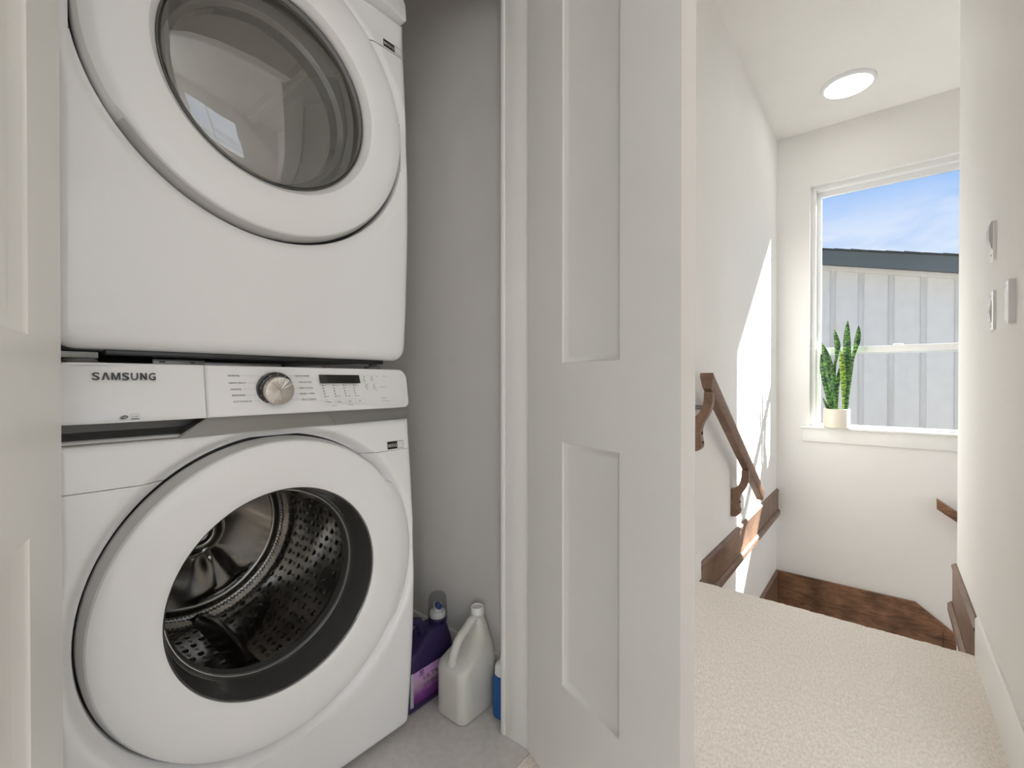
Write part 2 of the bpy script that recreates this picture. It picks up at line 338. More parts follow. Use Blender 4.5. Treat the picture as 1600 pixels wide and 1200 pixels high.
# --- carpeted hall floor: displaced pile near the camera, slab beneath
def carpet():
    me = bpy.data.meshes.new('floor')
    dx = 0.004
    xs = np.arange(XL, XR+1e-6, dx); ys = np.concatenate([np.arange(-2.2, 1.0, 0.05), np.arange(1.0, YN-0.008, dx)])
    # roll over the nosing
    prof = [(y, 0.0, 0.0) for y in ys]
    R = 0.022
    for k in range(1, 12):
        a = PI/2*k/11*1.7; prof.append((YN-0.008-0.0 + R*math.sin(a)*0.5, -R*(1-math.cos(a)), 0.0))
    prof.append((YN-0.006, -0.19, 0.0))
    P = np.array(prof); nx, ny = len(xs), len(P)
    rng = np.random.RandomState(5)
    def sm(a, k):
        for _ in range(k): a = (a+np.roll(a, 1, 0)+np.roll(a, -1, 0)+np.roll(a, 1, 1)+np.roll(a, -1, 1))/5
        return a
    h = rng.rand(ny, nx)-0.5
    h = 0.0016*h/h.std()*0.30 + 0.0003*sm(rng.rand(ny, nx)-0.5, 12)/0.02*0.35
    X, _ = np.meshgrid(xs, P[:, 0]); Y = np.repeat(P[:, 0:1], nx, 1); Z = np.repeat(P[:, 1:2], nx, 1)
    Z = Z + h*(Y > 0.99); Y = Y + (rng.rand(ny, nx)-0.5)*0.0022*(Y > 1.0); X = X + (rng.rand(ny, nx)-0.5)*0.0015*(Y > 1.0)*(X > XL+.002)*(X < XR-.002)
    Y = Y + (np.arange(ny)[:, None] >= len(ys))*(sm(rng.rand(ny, nx)-0.5, 4)*0.02)
    co = np.stack([X, Y, Z], 2).reshape(-1, 3)
    i = np.arange(ny-1)[:, None]*nx + np.arange(nx-1)[None]; q = np.stack([i, i+1, i+nx+1, i+nx], 2).reshape(-1, 4)
    me.vertices.add(len(co)); me.vertices.foreach_set('co', co.ravel())
    me.loops.add(q.size); me.loops.foreach_set('vertex_index', q.ravel().astype(np.int32))
    me.polygons.add(len(q)); me.polygons.foreach_set('loop_start', (np.arange(len(q))*4).astype(np.int32))
    me.update(calc_edges=True); me.validate()
    for p in me.polygons: p.use_smooth = True
    m = mat('beige_carpet', (0.62, 0.54, 0.46), 0.95, spec=0.1)
    add_noise(m, 170, (0.77, 0.69, 0.615), (0.95, 0.88, 0.805), bump=0.5, bscale=420, bdist=0.002, detail=6, lo=0.3, hi=0.68, stretch=(1, 0.45, 1))
    m.node_tree.nodes['Principled BSDF'].inputs['Sheen Weight'].default_value = 0.3
    me.materials.append(m)
    o = bpy.data.objects.new('floor', me); C.objects.link(o); o['kind'] = 'structure'
    return m
M_carpet = carpet()
b = BM(); box(b, XL, XR, -2.2, YN-0.03, -0.22, -0.012); S('floor_slab', b, M_trim)
# --- steps down to the landing and the second flight to the right
land = BM(); box(land, XL, 0.16, 3.24, YF, -1.12, -0.94); land = S('floor_landing', land, M_carpet)
for k in range(4):
    z = -0.188*(k+1); y = YN-0.01+0.25*k
    b = BM(); box(b, XL, XR, y, y+0.275 if k < 3 else 3.25, z-0.2, z, 0.01); S('step', b, M_carpet, land)
for k in range(6):
    z = -0.94-0.19*(k+1); x = 0.15+0.26*k
    b = BM(); box(b, x, x+0.28, YE, YF, z-0.2, z, 0.01); S('step', b, M_carpet, land)
b = BM(); box(b, XL, 1.9, 2.0, YF, -3.1, -3.0); S('floor_lower', b, M_carpet)

# --- white baseboards
def base_profile(t, h): return [(0, 0), (t, 0), (t, h-0.012), (t*0.45, h), (0, h)]
b = BM(); prism(b, [(XR-p, z) for p, z in base_profile(0.014, 0.146)], 1, 1.45, 2.215); S('baseboard_right', b, M_trim)
b = BM(); prism(b, [(XL+p, z) for p, z in base_profile(0.014, 0.128)], 1, 0.96, 2.262); S('baseboard_left', b, M_trim)
# --- closet jambs, casing beads
b = BM(); box(b, -0.788, -0.702, 0.925, 0.943, 0, 2.08, 0.0015); box(b, -0.800, -0.7875, 0.922, 0.95, 0, 2.08, 0.002); S('trim_1', b, M_trim)
b = BM(); box(b, -0.788, -0.702, 0.052, 0.070, 0, 2.08, 0.0015); S('trim_2', b, M_trim)
b = BM(); box(b, -0.788, -0.702, 0.070, 0.925, 2.06, 2.08, 0.0015); S('trim_3', b, M_trim)

# --- closet door leaves
M_edge = mat('darkened_door_edge', (0.49, 0.465, 0.435), 0.6)  # browner free edge, darkened in colour to offset the strong room light
def leaf(name, ox, oy, dx, dy, side, Wd=0.472, T=0.035, us=(0.146, 0.330), zs=(0.012, 0.263, 0.814, 0.990, 1.885, 2.035)):
    """side=+1: the body of the leaf lies to the left of its direction (dx, dy)"""
    n = math.hypot(dx, dy); dx, dy = dx/n, dy/n; nx, ny = -dy*side, dx*side
    def P(u, t, z): return (ox+dx*u+nx*t, oy+dy*u+ny*t, z)
    b = BM(); U = [0, us[0], us[1], Wd]; Z = list(zs); e = 0.0015
    panels = []
    for t, tn in ((0.0, 1), (T, -1)):
        for i in range(3):
            for j in range(5):
                if i == 1 and j in (1, 3):
                    panels.append((U[1], U[2], Z[j], Z[j+1], t, tn)); continue
                add(b, [P(U[i], t, Z[j]), P(U[i+1], t, Z[j]), P(U[i+1], t, Z[j+1]), P(U[i], t, Z[j+1])], [(0, 1, 2, 3)])
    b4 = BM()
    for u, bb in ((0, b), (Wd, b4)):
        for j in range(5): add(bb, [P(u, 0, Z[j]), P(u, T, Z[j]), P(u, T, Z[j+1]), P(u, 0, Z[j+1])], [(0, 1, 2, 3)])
    for z in (Z[0], Z[-1]):
        for i in range(3): add(b, [P(U[i], 0, z), P(U[i+1], 0, z), P(U[i+1], T, z), P(U[i], T, z)], [(0, 1, 2, 3)])
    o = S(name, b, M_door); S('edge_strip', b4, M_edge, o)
    for (u0, u1, z0, z1, t, tn) in panels:
        b = BM(); w = 0.0155; d = 0.0085
        R = [(0, 0), (0.004, 0.0035), (0.0115, 0.0075), (w, d), (w+0.0015, d), (w+0.004, d+0.0006)]
        loft(b, [[P(u0+i, t+tn*q, z0+i), P(u1-i, t+tn*q, z0+i), P(u1-i, t+tn*q, z1-i), P(u0+i, t+tn*q, z1-i)] for i, q in R], False, True)
        S('panel', b, M_door, o, sharp=0.75)
    return o, P
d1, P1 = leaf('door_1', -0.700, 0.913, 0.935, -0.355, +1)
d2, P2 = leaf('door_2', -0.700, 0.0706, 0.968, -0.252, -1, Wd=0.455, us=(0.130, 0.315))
M_hinge = mat('satin_hinge', (0.40, 0.38, 0.35), 0.35, metal=0.9)
for P_, d_, yj in ((P1, d1, 0.9255), (P2, d2, 0.0695)):
    for zh in (0.28, 1.02, 1.76):
        b = BM(); p = P_(0.0, 0.030, zh); tube(b, [(p[0]+0.003, p[1]*0.5+yj*0.5, zh-0.045), (p[0]+0.003, p[1]*0.5+yj*0.5, zh+0.045)], 0.0055, 12)
        S('hinge', b, M_hinge, d_)

# ================================================================== WINDOW
GY = YF+0.09
gx0, gx1, gz0, gz1, mz = -0.407, 0.503, 0.612, 2.410, 1.182
b = BM()
fy0, fy1 = YF+0.045, YF+0.150
box(b, OX0, OX0+0.036, fy0, fy1, OZ0, OZ1, 0.002); box(b, OX1-0.036, OX1, fy0, fy1, OZ0, OZ1, 0.002)
box(b, OX0+0.036, OX1-0.036, fy0, fy1, OZ1-0.036, OZ1, 0.002); box(b, OX0+0.036, OX1-0.036, fy0, fy1, OZ0, OZ0+0.022, 0.002)
M_vinyl = mat('white_vinyl', (0.84, 0.84, 0.83), 0.3)
win = S('window_1', b, M_vinyl)
def sash(z0, z1, y0, y1, top, bot, st=0.031):
    b = BM(); x0, x1 = OX0+0.036, OX1-0.036
    box(b, x0, x0+st, y0, y1, z0, z1, 0.003); box(b, x1-st, x1, y0, y1, z0, z1, 0.003)
    box(b, x0+st, x1-st, y0, y1, z1-top, z1, 0.003); box(b, x0+st, x1-st, y0, y1, z0, z0+bot, 0.003)
    s = S('sash', b, M_vinyl, win)
    b = BM(); box(b, x0+st, x1-st, (y0+y1)/2-0.002, (y0+y1)/2+0.002, z0+bot, z1-top)
    S('pane', b, M_pane, s)
    return s
sash(mz-0.024, OZ1-0.036, YF+0.100, YF+0.130, 0.042, 0.048)
s2 = sash(OZ0+0.010, mz+0.030, YF+0.062, YF+0.092, 0.048, 0.030)
b = BM(); box(b, 0.03, 0.09, YF+0.056, YF+0.075, mz+0.028, mz+0.042, 0.004); S('latch', b, M_vinyl, win)
b = BM()      # drywall returns reach the frame; stool and apron are painted wood
box(b, -0.532, 0.63, YF-0.040, YF, OZ0+0.003, OZ0+0.020, 0.005, 3); box(b, OX0+0.001, OX1-0.001, YF-0.001, YF+0.046, OZ0+0.001, OZ0+0.020, 0.001)
S('stool', b, M_trim, win)
b = BM(); box(b, -0.520, 0.62, YF-0.018, YF, OZ0-0.098, OZ0+0.003, 0.003); S('apron', b, M_trim, win)

# ================================================================== WOOD TRIMS
b = BM()      # floor-level band, left wall
prism(b, [(XL, -0.10), (XL+0.014, -0.10), (XL+0.014, 0.040), (XL+0.018, 0.046), (XL+0.018, 0.058), (XL+0.006, 0.068), (XL, 0.068)], 1, 2.262, YF)
w1 = S('trim_4', b, M_woodY)
b = BM(); prism(b, [(XL, -0.150), (XL+0.022, -0.150), (XL+0.030, -0.140), (XL+0.030, -0.112), (XL+0.018, -0.100), (XL, -0.100)], 1, 2.40, YF)
S('moulding', b, M_woodY, w1)
b = BM()      # right wall band, turning round the end of the wall
prism(b, [(XR, -0.07), (XR-0.014, -0.07), (XR-0.014, 0.085), (XR-0.018, 0.09), (XR-0.018, 0.100), (XR-0.006, 0.110), (XR, 0.110)], 1, 2.215, YE+0.016)
box(b, XR, XR+0.12, YE, YE+0.016, -0.07, 0.110, 0.002)
w2 = S('trim_5', b, M_woodY)
b = BM(); prism(b, [(XR, -0.120), (XR-0.022, -0.120), (XR-0.030, -0.110), (XR-0.030, -0.082), (XR-0.018, -0.07), (XR, -0.07)], 1, 2.33, YE+0.02)
S('moulding', b, M_woodY, w2)
# stair skirt on the far wall: level above the landing, then down with the second flight
b = BM(); xs0 = 0.160; zt = -0.600; sl = 0.76
prism(b, [(XL, -1.0), (XL, zt-0.022), (xs0-0.006, zt-0.022), (1.75, zt-0.022-(1.75-xs0)*sl), (1.75, zt-0.60-(1.75-xs0)*sl), (xs0+0.12, -1.0)], 1, YF-0.014, YF)
w3 = S('baseboard_far', b, M_woodX)
b = BM(); prism(b, [(XL, zt-0.022), (xs0-0.006, zt-0.022), (1.75, zt-0.022-(1.75-xs0)*sl), (1.75, zt-(1.75-xs0)*sl), (xs0, zt), (XL, zt)], 1, YF-0.024, YF)
S('cap_moulding', b, M_woodX, w3)
b = BM(); box(b, 0.300, 0.3025, YF-0.0155, YF-0.014, -1.3, -0.76); S('board_joint', b, M_plug, w3)
b = BM(); prism(b, [(XL, -1.0), (XL+0.014, -1.0), (XL+0.014, zt-0.012), (XL+0.022, zt-0.010), (XL+0.010, zt+0.0), (XL, zt)], 1, 3.2, YF-0.02); S('baseboard_left_landing', b, M_woodY)

# ================================================================== HANDRAILS
def rail_sweep(b, p0, p1, widdir, prof, plumb=True):
    """prof: (across, up) points; ends cut plumb"""
    loft(b, [[(p[0]+widdir[0]*a, p[1]+widdir[1]*a, p[2]+h) for a, h in prof] for p in (p0, p1)], True, True)
RP = [(-0.027, 0), (0.027, 0), (0.029, -0.006), (0.029, -0.020), (0.020, -0.062), (0.016, -0.068), (-0.016, -0.068), (-0.020, -0.062), (-0.029, -0.020), (-0.029, -0.006)]
def bracket(parent, y, zc, x_wall, s, wd=0.038):
    """S-shaped wooden bracket; zc = underside of the rail, s=+1 arm reaches +X"""
    out = [(0.094, 0.004), (0.0955, -0.03), (0.090, -0.065), (0.074, -0.105), (0.057, -0.133), (0.047, -0.158), (0.044, -0.185), (0.046, -0.212), (0.050, -0.235), (0.046, -0.254), (0.028, -0.268), (0.0, -0.273)]
    inn = [(0.0, -0.112), (0.018, -0.108), (0.036, -0.094), (0.049, -0.070), (0.057, -0.036), (0.059, 0.004)]
    def sub(P):
        Q = []
        for i in range(len(P)-1):
            p0, p1, p2, p3 = P[max(i-1, 0)], P[i], P[i+1], P[min(i+2, len(P)-1)]
            for k in range(4):
                u = k/4; Q.append(tuple(0.5*((2*p1[c])+(p2[c]-p0[c])*u+(2*p0[c]-5*p1[c]+4*p2[c]-p3[c])*u*u+(3*p1[c]-p0[c]-3*p2[c]+p3[c])*u**3) for c in (0, 1)))
        return Q+[P[-1]]
    poly = sub(out)+sub(inn); b = BM()
    # triangulated by pairing the two curves, so the concave outline fills cleanly
    A_, B_ = sub(out), [(0.0, -0.273)]*3+[(0.0, -0.272+0.16*k/12) for k in range(1, 12)]+sub(inn)
    nA = 46
    def resample(P, n):
        d = [0]
        for p, q in zip(P, P[1:]): d.append(d[-1]+math.hypot(q[0]-p[0], q[1]-p[1]))
        o = []
        for k in range(n+1):
            t_ = d[-1]*k/n; m = 0
            while m < len(d)-2 and d[m+1] < t_: m += 1
            u = 0 if d[m+1] == d[m] else (t_-d[m])/(d[m+1]-d[m]); o.append((P[m][0]+(P[m+1][0]-P[m][0])*u, P[m][1]+(P[m+1][1]-P[m][1])*u))
        return o
    A_ = resample(sub(out)[::-1], nA); B_ = resample([(0.0, -0.273)]+sub(inn), nA)
    sec = [[(x_wall+s*p[0], y-wd/2, zc+p[1]), (x_wall+s*q[0], y-wd/2, zc+q[1]), (x_wall+s*q[0], y+wd/2, zc+q[1]), (x_wall+s*p[0], y+wd/2, zc+p[1])] for p, q in zip(B_[1:], A_[1:])]
    loft(b, sec, True, True)
    o = finish('bracket', b, M_woodY, parent, sharp=0.5)
    for a, z in ((0.0445, -0.185), (0.0480, -0.228)):
        b = BM(); loft(b, [[(x_wall+s*(a-0.002+q), y+r*math.cos(2*PI*k/12), zc+z+r*math.sin(2*PI*k/12)) for k in range(12)] for r, q in [(0.0075, 0.0), (0.0075, 0.005), (0.005, 0.007)]], True, True)
        finish('screw_plug', b, M_plug, o)
    return o
t = thing('handrail', 'dark stained wooden handrail sloping down the left wall above the stairs', 'handrail', (XL, 2.1, 0.9))
b = BM(); rail_sweep(b, (XL+0.077, 2.125, 0.987), (XL+0.077, 3.235, 0.262), (1, 0), RP); finish('rail', b, M_woodY, t)
bracket(t, 2.165, 0.897, XL, 1)
bracket(t, 2.865, 0.437, XL, 1)
t = thing('handrail', 'short visible end of a wooden handrail on the window wall beside the corner', 'handrail', (0.25, YF, 0.1))
b = BM(); rail_sweep(b, (0.262, YF-0.07, 0.155), (1.5, YF-0.07, 0.155-(1.5-0.262)*0.72), (0, 1), RP); finish('rail', b, M_woodX, t)
for k, x in enumerate((0.50, 1.25)):
    b = BM(); z = 0.155-(x-0.262)*0.72-0.06
    tube(b, [(x, YF, z-0.10), (x, YF-0.03, z-0.10), (x, YF-0.06, z-0.06), (x, YF-0.07, z)], 0.013, 10); finish('bracket', b, M_woodX, t)
b = BM(); tube(b, [(XL, 2.185, 0.828), (XL+0.008, 2.185, 0.828), (XL+0.010, 2.185, 0.828), (XL+0.047, 2.185, 0.828), (XL+0.052, 2.185, 0.828)], [0.014, 0.014, 0.010, 0.010, 0.007], 16)
tag(finish('door_bumper', b, mat('grey_bumper', (0.22, 0.20, 0.18), 0.5)), 'small grey peg sticking out of the left wall behind the upper rail bracket', 'bumper')

# ================================================================== WASHER AND DRYER
YC = 0.43; HW = 0.343
M_blackline = M_line
def smooth(x): x = min(max(x, 0), 1); return x*x*(3-2*x)
def front_panel(z0, z1, zc, Rh, xf, rad, edge=0.022, dish=0.0, dish_r=0.37, ke=40, kc=12, M_=14):
    """enamel front with a round hole, edges rolled back"""
    b = BM(); loops = []
    def cxy(u, v):
        r = math.hypot(u-YC, v-zc)
        return xf(v) - dish*(1-smooth((r-Rh)/(dish_r-Rh)))
    loops.append([(xf(v)-0.12, u, v) for u, v in rrect(YC-HW, YC+HW, z0, z1, rad, ke, kc)])
    K = 6
    for k in range(K+1):
        a = PI/2*k/K; ins = edge*(1-math.cos(a)); d = edge*(1-math.sin(a))
        r2 = [max(r-ins, 0.001) for r in rad]
        loops.append([(cxy(u, v)-d, u, v) for u, v in rrect(YC-HW+ins, YC+HW-ins, z0+ins, z1-ins, r2, ke, kc)])
    o = rrect(YC-HW+edge, YC+HW-edge, z0+edge, z1-edge, [max(r-edge, 0.001) for r in rad], ke, kc)
    for k in range(1, M_+1):
        s = k/M_; lp = []
        for u, v in o:
            a = math.atan2(v-zc, u-YC); cu, cv = YC+Rh*math.cos(a), zc+Rh*math.sin(a)
            p, q = u+(cu-u)*s, v+(cv-v)*s
            lp.append((cxy(p, q), p, q))
        loops.append(lp)
    # rolled lip into the hole
    for dr, dx in ((-0.001, -0.002), (-0.002, -0.010), (-0.002, -0.045)):
        loops.append([(cxy(YC+Rh*math.cos(a), zc+Rh*math.sin(a))+dx, YC+(Rh+dr)*math.cos(a), zc+(Rh+dr)*math.sin(a)) for a in [math.atan2(v-zc, u-YC) for u, v in o]])
    loft(b, loops)
    return b
def ring_mesh(zc, profA, profB, wfun, n=144):
    loops = []
    for (ra, xa), (rb, xb) in zip(profA, profB):
        lp = []
        for i in range(n):
            a = 2*PI*i/n; w = wfun(a); r = ra+(rb-ra)*w; x = xa+(xb-xa)*w
            lp.append((x, YC+r*math.cos(a), zc+r*math.sin(a)))
        loops.append(lp)
    b = BM(); loft(b, loops); return b
def lobe(center):
    def f(a):
        d = abs((a-center+PI) % (2*PI)-PI); return 1-smooth((math.degrees(d)-29)/8)
    return f
def arcs(b, zc, r, x, a0, a1, w, t, n=10):
    lp = []
    for i in range(n+1):
        a = math.radians(a0+(a1-a0)*i/n)
        lp.append([(x, YC+r*math.cos(a), zc+r*math.sin(a)), (x+t, YC+r*math.cos(a), zc+r*math.sin(a)), (x+t, YC+(r+w)*math.cos(a), zc+(r+w)*math.sin(a)), (x, YC+(r+w)*math.cos(a), zc+(r+w)*math.sin(a))])
    loft(b, lp, True, True)
def side_body(name, z0, z1, xfront, parent):
    b = BM(); box(b, -1.74, xfront, YC-HW+0.002, YC+HW-0.002, z0, z1, 0.006)
    # open the front so the drum can be seen
    fs = [f for f in b.faces if all(v.co.x > xfront-0.002 for v in f.verts)]
    bmesh.ops.delete(b, geom=fs, context='FACES')
    return finish(name, b, M_app, parent)

def control_face(z0, zr, x0, sl):
    return lambda z: x0 + sl*(zr-z)

# ---------------- washer
wm = thing('washing_machine', 'white front-loading washer with round glass door, standing below the dryer', 'washing machine', (-1.0, YC, 0.0))
ZW = 0.517
wxf = lambda z: -0.998 + 0.030*math.sin(PI*min(max(z/0.87, 0), 1))
side_body('cabinet', 0.022, 0.972, -1.06, wm)
b = front_panel(0.022, 0.852, ZW, 0.321, wxf, (0.02, 0.02, 0.006, 0.006), edge=0.018, dish=0.022, dish_r=0.345)
seam = 0.771
g = b.verts[:]+b.edges[:]+b.faces[:]
bmesh.ops.bisect_plane(b, geom=g, plane_co=(0, 0, seam-0.0005), plane_no=(0, 0, 1))
g = b.verts[:]+b.edges[:]+b.faces[:]
bmesh.ops.bisect_plane(b, geom=g, plane_co=(0, 0, seam+0.0005), plane_no=(0, 0, 1))
b2 = b.copy()
bmesh.ops.delete(b, geom=[f for f in b.faces if f.calc_center_median().z > seam-0.0005], context='FACES')
bmesh.ops.delete(b2, geom=[f for f in b2.faces if f.calc_center_median().z < seam+0.0005], context='FACES')
finish('front_panel', b, M_app, wm, sharp=0.7); finish('front_panel', b2, M_app, wm, sharp=0.7)
b = BM(); box(b, -1.055, -1.000, YC-HW+0.02, YC-0.318, 0.74, 0.80); box(b, -1.055, -1.000, YC+0.318, YC+HW-0.02, 0.74, 0.80)
b = BM(); lathe_x(b, YC, ZW, [(0.330, -1.024), (0.26, -1.024)]); finish('door_surround', b, M_gap, wm)
# door ring
A = [(0.290, -1.022), (0.306, -1.020), (0.3155, -1.012), (0.3160, -0.994), (0.3095, -0.970), (0.3070, -0.9655), (0.3010, -0.9625), (0.280, -0.9600), (0.25, -0.9585), (0.226, -0.9590), (0.219, -0.9600), (0.213, -0.9625), (0.2095, -0.9640), (0.2080, -0.972)]
B = [(0.290, -1.022), (0.306, -1.010), (0.334, -1.000), (0.333, -0.986), (0.324, -0.9735), (0.314, -0.9675), (0.3010, -0.9625)] + A[7:]
def split_side(bm_, zc, wfun, name, parent):
    # the tapering side of the ring is a grey band, a separate moulding
    side = [f for f in bm_.faces if (lambda c: 0.3095 < math.hypot(c.y-YC, c.z-zc) < 0.318 and wfun(math.atan2(c.z-zc, c.y-YC)) < 0.03)(f.calc_center_median())]
    b3 = BM()
    for f in side: add(b3, [v.co.copy() for v in f.verts], [tuple(range(len(f.verts)))])
    bmesh.ops.delete(bm_, geom=side, context='FACES_ONLY')
    o = finish('door', bm_, M_plast, parent, sharp=0.42)
    finish(name, b3, M_side, o, sharp=0.5)
    return o
dr = split_side(ring_mesh(ZW, A, B, lobe(0.0)), ZW, lobe(0.0), 'door_side', wm)
b = BM(); lathe_x(b, YC, ZW, [(0.3150, -1.022), (0.3150, -1.0115), (0.3135, -1.0112)], 144); finish('gap_shade_ring', b, M_gap, dr)  # dark ring, gap shade painted behind the door edge
for a0, a1 in ((172, 179), (192, 199)):
    b = BM(); arcs(b, ZW, 0.311, -1.012, a0, a1, 0.0035, 0.012); finish('hinge_cover', b, M_rubber, dr)
b = BM(); lathe_x(b, YC, ZW, [(0.2090, -0.974), (0.2082, -0.966), (0.2060, -0.968), (0.2035, -0.980), (0.2018, -0.988), (0.2008, -1.004), (0.1990, -1.010), (0.1980, -1.034), (0.1960, -1.040), (0.1935, -1.044), (0.190, -1.047), (0.186, -1.062)], 144)
finish('inner_rim', b, M_dark, dr, sharp=0.5)
b = BM(); lathe_x(b, YC, ZW, [(0.1940, -1.0440), (0.1928, -1.0415), (0.1914, -1.0415), (0.1905, -1.0450)], 144); finish('glass_edge', b, mat('bright_glass_edge', (0.6, 0.6, 0.58), 0.1, metal=0.7), dr)
# glass bowl, slightly lopsided like the moulded original
gb = [(0.193, -1.055), (0.188, -1.075), (0.180, -1.10), (0.168, -1.125), (0.150, -1.145), (0.120, -1.158), (0.07, -1.166), (0.02, -1.168)]
b = BM(); n = 96
loft(b, [[(x-0.018*max(0, math.sin(2*PI*i/n+0.2))*((0.193-r)/0.193), YC+r*math.cos(2*PI*i/n), ZW+r*math.sin(2*PI*i/n)+0.010*(0.193-r)/0.193) for i in range(n)] for r, x in gb], False, True)
finish('glass_bowl', b, M_glassW, dr)
b = BM(); lathe_x(b, YC, ZW, [(0.205, -1.062), (0.215, -1.075), (0.222, -1.085), (0.216, -1.094), (0.224, -1.104), (0.232, -1.112), (0.224, -1.122), (0.235, -1.135), (0.25, -1.140)], 96)
finish('gasket', b, M_rubber, wm, sharp=1.2)
# drum
DR, DX0, DX1 = 0.250, -1.135, -1.535
b = BM(); n = 120; loops = []
for k in range(13):
    x = DX0+(DX1-DX0)*k/12
    loops.append([(x, YC+DR*math.cos(2*PI*i/n), ZW+DR*math.sin(2*PI*i/n)) for i in range(n)])
loft(b, loops)
drum = finish('drum', b, M_steel, wm)
# back of the drum: raised three-armed spider, dished field, rim with perforations
b = BM(); loops = []
def back_x(r, a):
    arm = max(0, math.cos(1.5*(a-0.9)))**10
    base = DX1 - 0.004 + 0.018*smooth((r-0.215)/0.02)
    return base + 0.022*arm*smooth((r-0.055)/0.03)*(1-smooth((r-0.19)/0.025)) + 0.030*(1-smooth((r-0.045)/0.02)) - 0.010*(1-smooth((r-0.028)/0.006))
rs = [0.250, 0.243, 0.236, 0.228, 0.222, 0.216, 0.21, 0.20, 0.19, 0.175, 0.16, 0.145, 0.13, 0.115, 0.10, 0.088, 0.078, 0.068, 0.060, 0.054, 0.048, 0.042, 0.036, 0.032, 0.028, 0.024, 0.015, 0.005]
na = 180
loops = [[(back_x(r, 2*PI*i/na), YC+r*math.cos(2*PI*i/na), ZW+r*math.sin(2*PI*i/na)) for i in range(na)] for r in rs]
loft(b, loops, False, True); finish('drum_back', b, M_steel, drum, sharp=1.2)
# perforations: small dark discs and bright domed embossings in rows
bh, be = BM(), BM()
def on_drum(a, x, r=DR): return Vector((x, YC+r*math.cos(a), ZW+r*math.sin(a)))
def disc_on(bm_, a, x, rr, lift, dome=0.0, n=8):
    c = on_drum(a, x, DR-lift); ta = Vector((0, -math.sin(a), math.cos(a))); tx = Vector((1, 0, 0)); nn = Vector((0, -math.cos(a), -math.sin(a)))
    ring = [bm_.verts.new(c + ta*rr*math.cos(2*PI*k/n) + tx*rr*math.sin(2*PI*k/n)) for k in range(n)]
    if dome:
        ring2 = [bm_.verts.new(c + nn*dome + (ta*rr*math.cos(2*PI*k/n) + tx*rr*math.sin(2*PI*k/n))*0.55) for k in range(n)]
        for k in range(n): bm_.faces.new((ring[k], ring[(k+1) % n], ring2[(k+1) % n], ring2[k]))
        bm_.faces.new(ring2)
    else: bm_.faces.new(ring)
for k in range(60):
    a = 2*PI*k/60
    if min(abs((a-c+PI) % (2*PI)-PI) for c in (0.55, 0.55+2*PI/3, 0.55+4*PI/3)) < 0.11: continue
    for j in range(12):
        x = DX0-0.045-0.027*j
        if j % 2 == k % 2: disc_on(be, a, x, 0.0085, 0.0004, 0.004)
        else:
            for da, dx in ((0.012, 0), (-0.012, 0), (0, 0.005), (0, -0.005)): disc_on(bh, a+da, x+dx, 0.0021, 0.0008, n=6)
finish('drum_embossing', be, M_emboss, drum, kind='stuff', sharp=1.4)
for k in range(150):
    a = 2*PI*k/150
    for r in (0.2265, 0.2335, 0.2405):
        aa = a+(0.02 if r == 0.2335 else 0); c = Vector((back_x(r, aa)+0.0012, YC+r*math.cos(aa), ZW+r*math.sin(aa)))
        v = [bh.verts.new(c+Vector((0, 0.0021*math.cos(q*PI/3), 0.0021*math.sin(q*PI/3)))) for q in range(6)]; bh.faces.new(v)
finish('drum_perforation', bh, M_hole, drum, kind='stuff')
for a0 in (0.55, 0.55+2*PI/3, 0.55+4*PI/3):          # three lifting paddles
    b = BM(); lp = []
    for i in range(15):
        t_ = i/14; x = DX0-0.03+(DX1+0.03-DX0+0.03)*t_; h = 0.046*math.sin(PI*min(max(t_*1.0, 0.03), 0.97))**0.35
        lp.append([on_drum(a0+da, x, DR-0.0-hh*h) for da, hh in ((-0.10, 0), (-0.07, 0.35), (-0.035, 0.9), (-0.015, 1.0), (0.015, 1.0), (0.035, 0.9), (0.07, 0.35), (0.10, 0))])
    loft(b, lp, True, True); finish('drum_paddle', b, M_steel, drum, sharp=1.0)

# ---------------- silver handle strip and recess
zs0, zs1 = 0.846, 0.8805
b = BM(); prism(b, [(0.2535, zs0), (YC+HW-0.004, zs0+0.006), (YC+HW-0.001, zs1), (0.300, zs1)], 0, -1.06, -0.9965)
# the strip leans: pull its upper edge in
for v in b.verts:
    if v.co.x > -1.0: v.co.x = -0.9955 - 0.004*((v.co.z-zs0)/(zs1-zs0))
finish('silver_strip', b, M_silver, wm)
b = BM(); prism(b, [(0.560, zs0+0.006), (YC+HW-0.010, zs0+0.010), (YC+HW-0.004, zs1+0.004), (0.535, zs1)], 0, -1.05, -0.9905)
for v in b.verts:
    if v.co.x > -1.0: v.co.x = -0.9948 + 0.004*smooth((v.co.y-0.55)/0.05) - 0.004*((v.co.z-zs0)/(zs1-zs0))
finish('strip_end', b, mat('silver_strip_dark', (0.24, 0.235, 0.225), 0.35, metal=0.4), wm)
b = BM()      # scooped grip
lp = []
for y in (YC-HW+0.003, 0.10, 0.15, 0.20, 0.252):
    f = lambda q: y if y < 0.25 else y+0.046*q
    lp.append([(-0.999, f(0), 0.846), (-1.012, f(0.05), 0.848), (-1.030, f(0.2), 0.853), (-1.040, f(0.5), 0.864), (-1.040, f(1.0), 0.8805)])
loft(b, lp, closed=False)
add(b, lp[-1]+[(-0.999, 0.298, 0.8805)], [(0, 1, 2, 3, 4, 5)])
finish('grip_recess', b, M_handle, wm)
b = BM(); pts = [(0.092, 0.8475), (0.2520, 0.8475), (0.2985, 0.8800)]
for (y0_, z0_), (y1_, z1_) in zip(pts, pts[1:]):
    tube(b, [(-0.9960, y0_, z0_), (-0.9960, y1_, z1_)], 0.0013, 6)
finish('grip_edge', b, M_silver, wm)

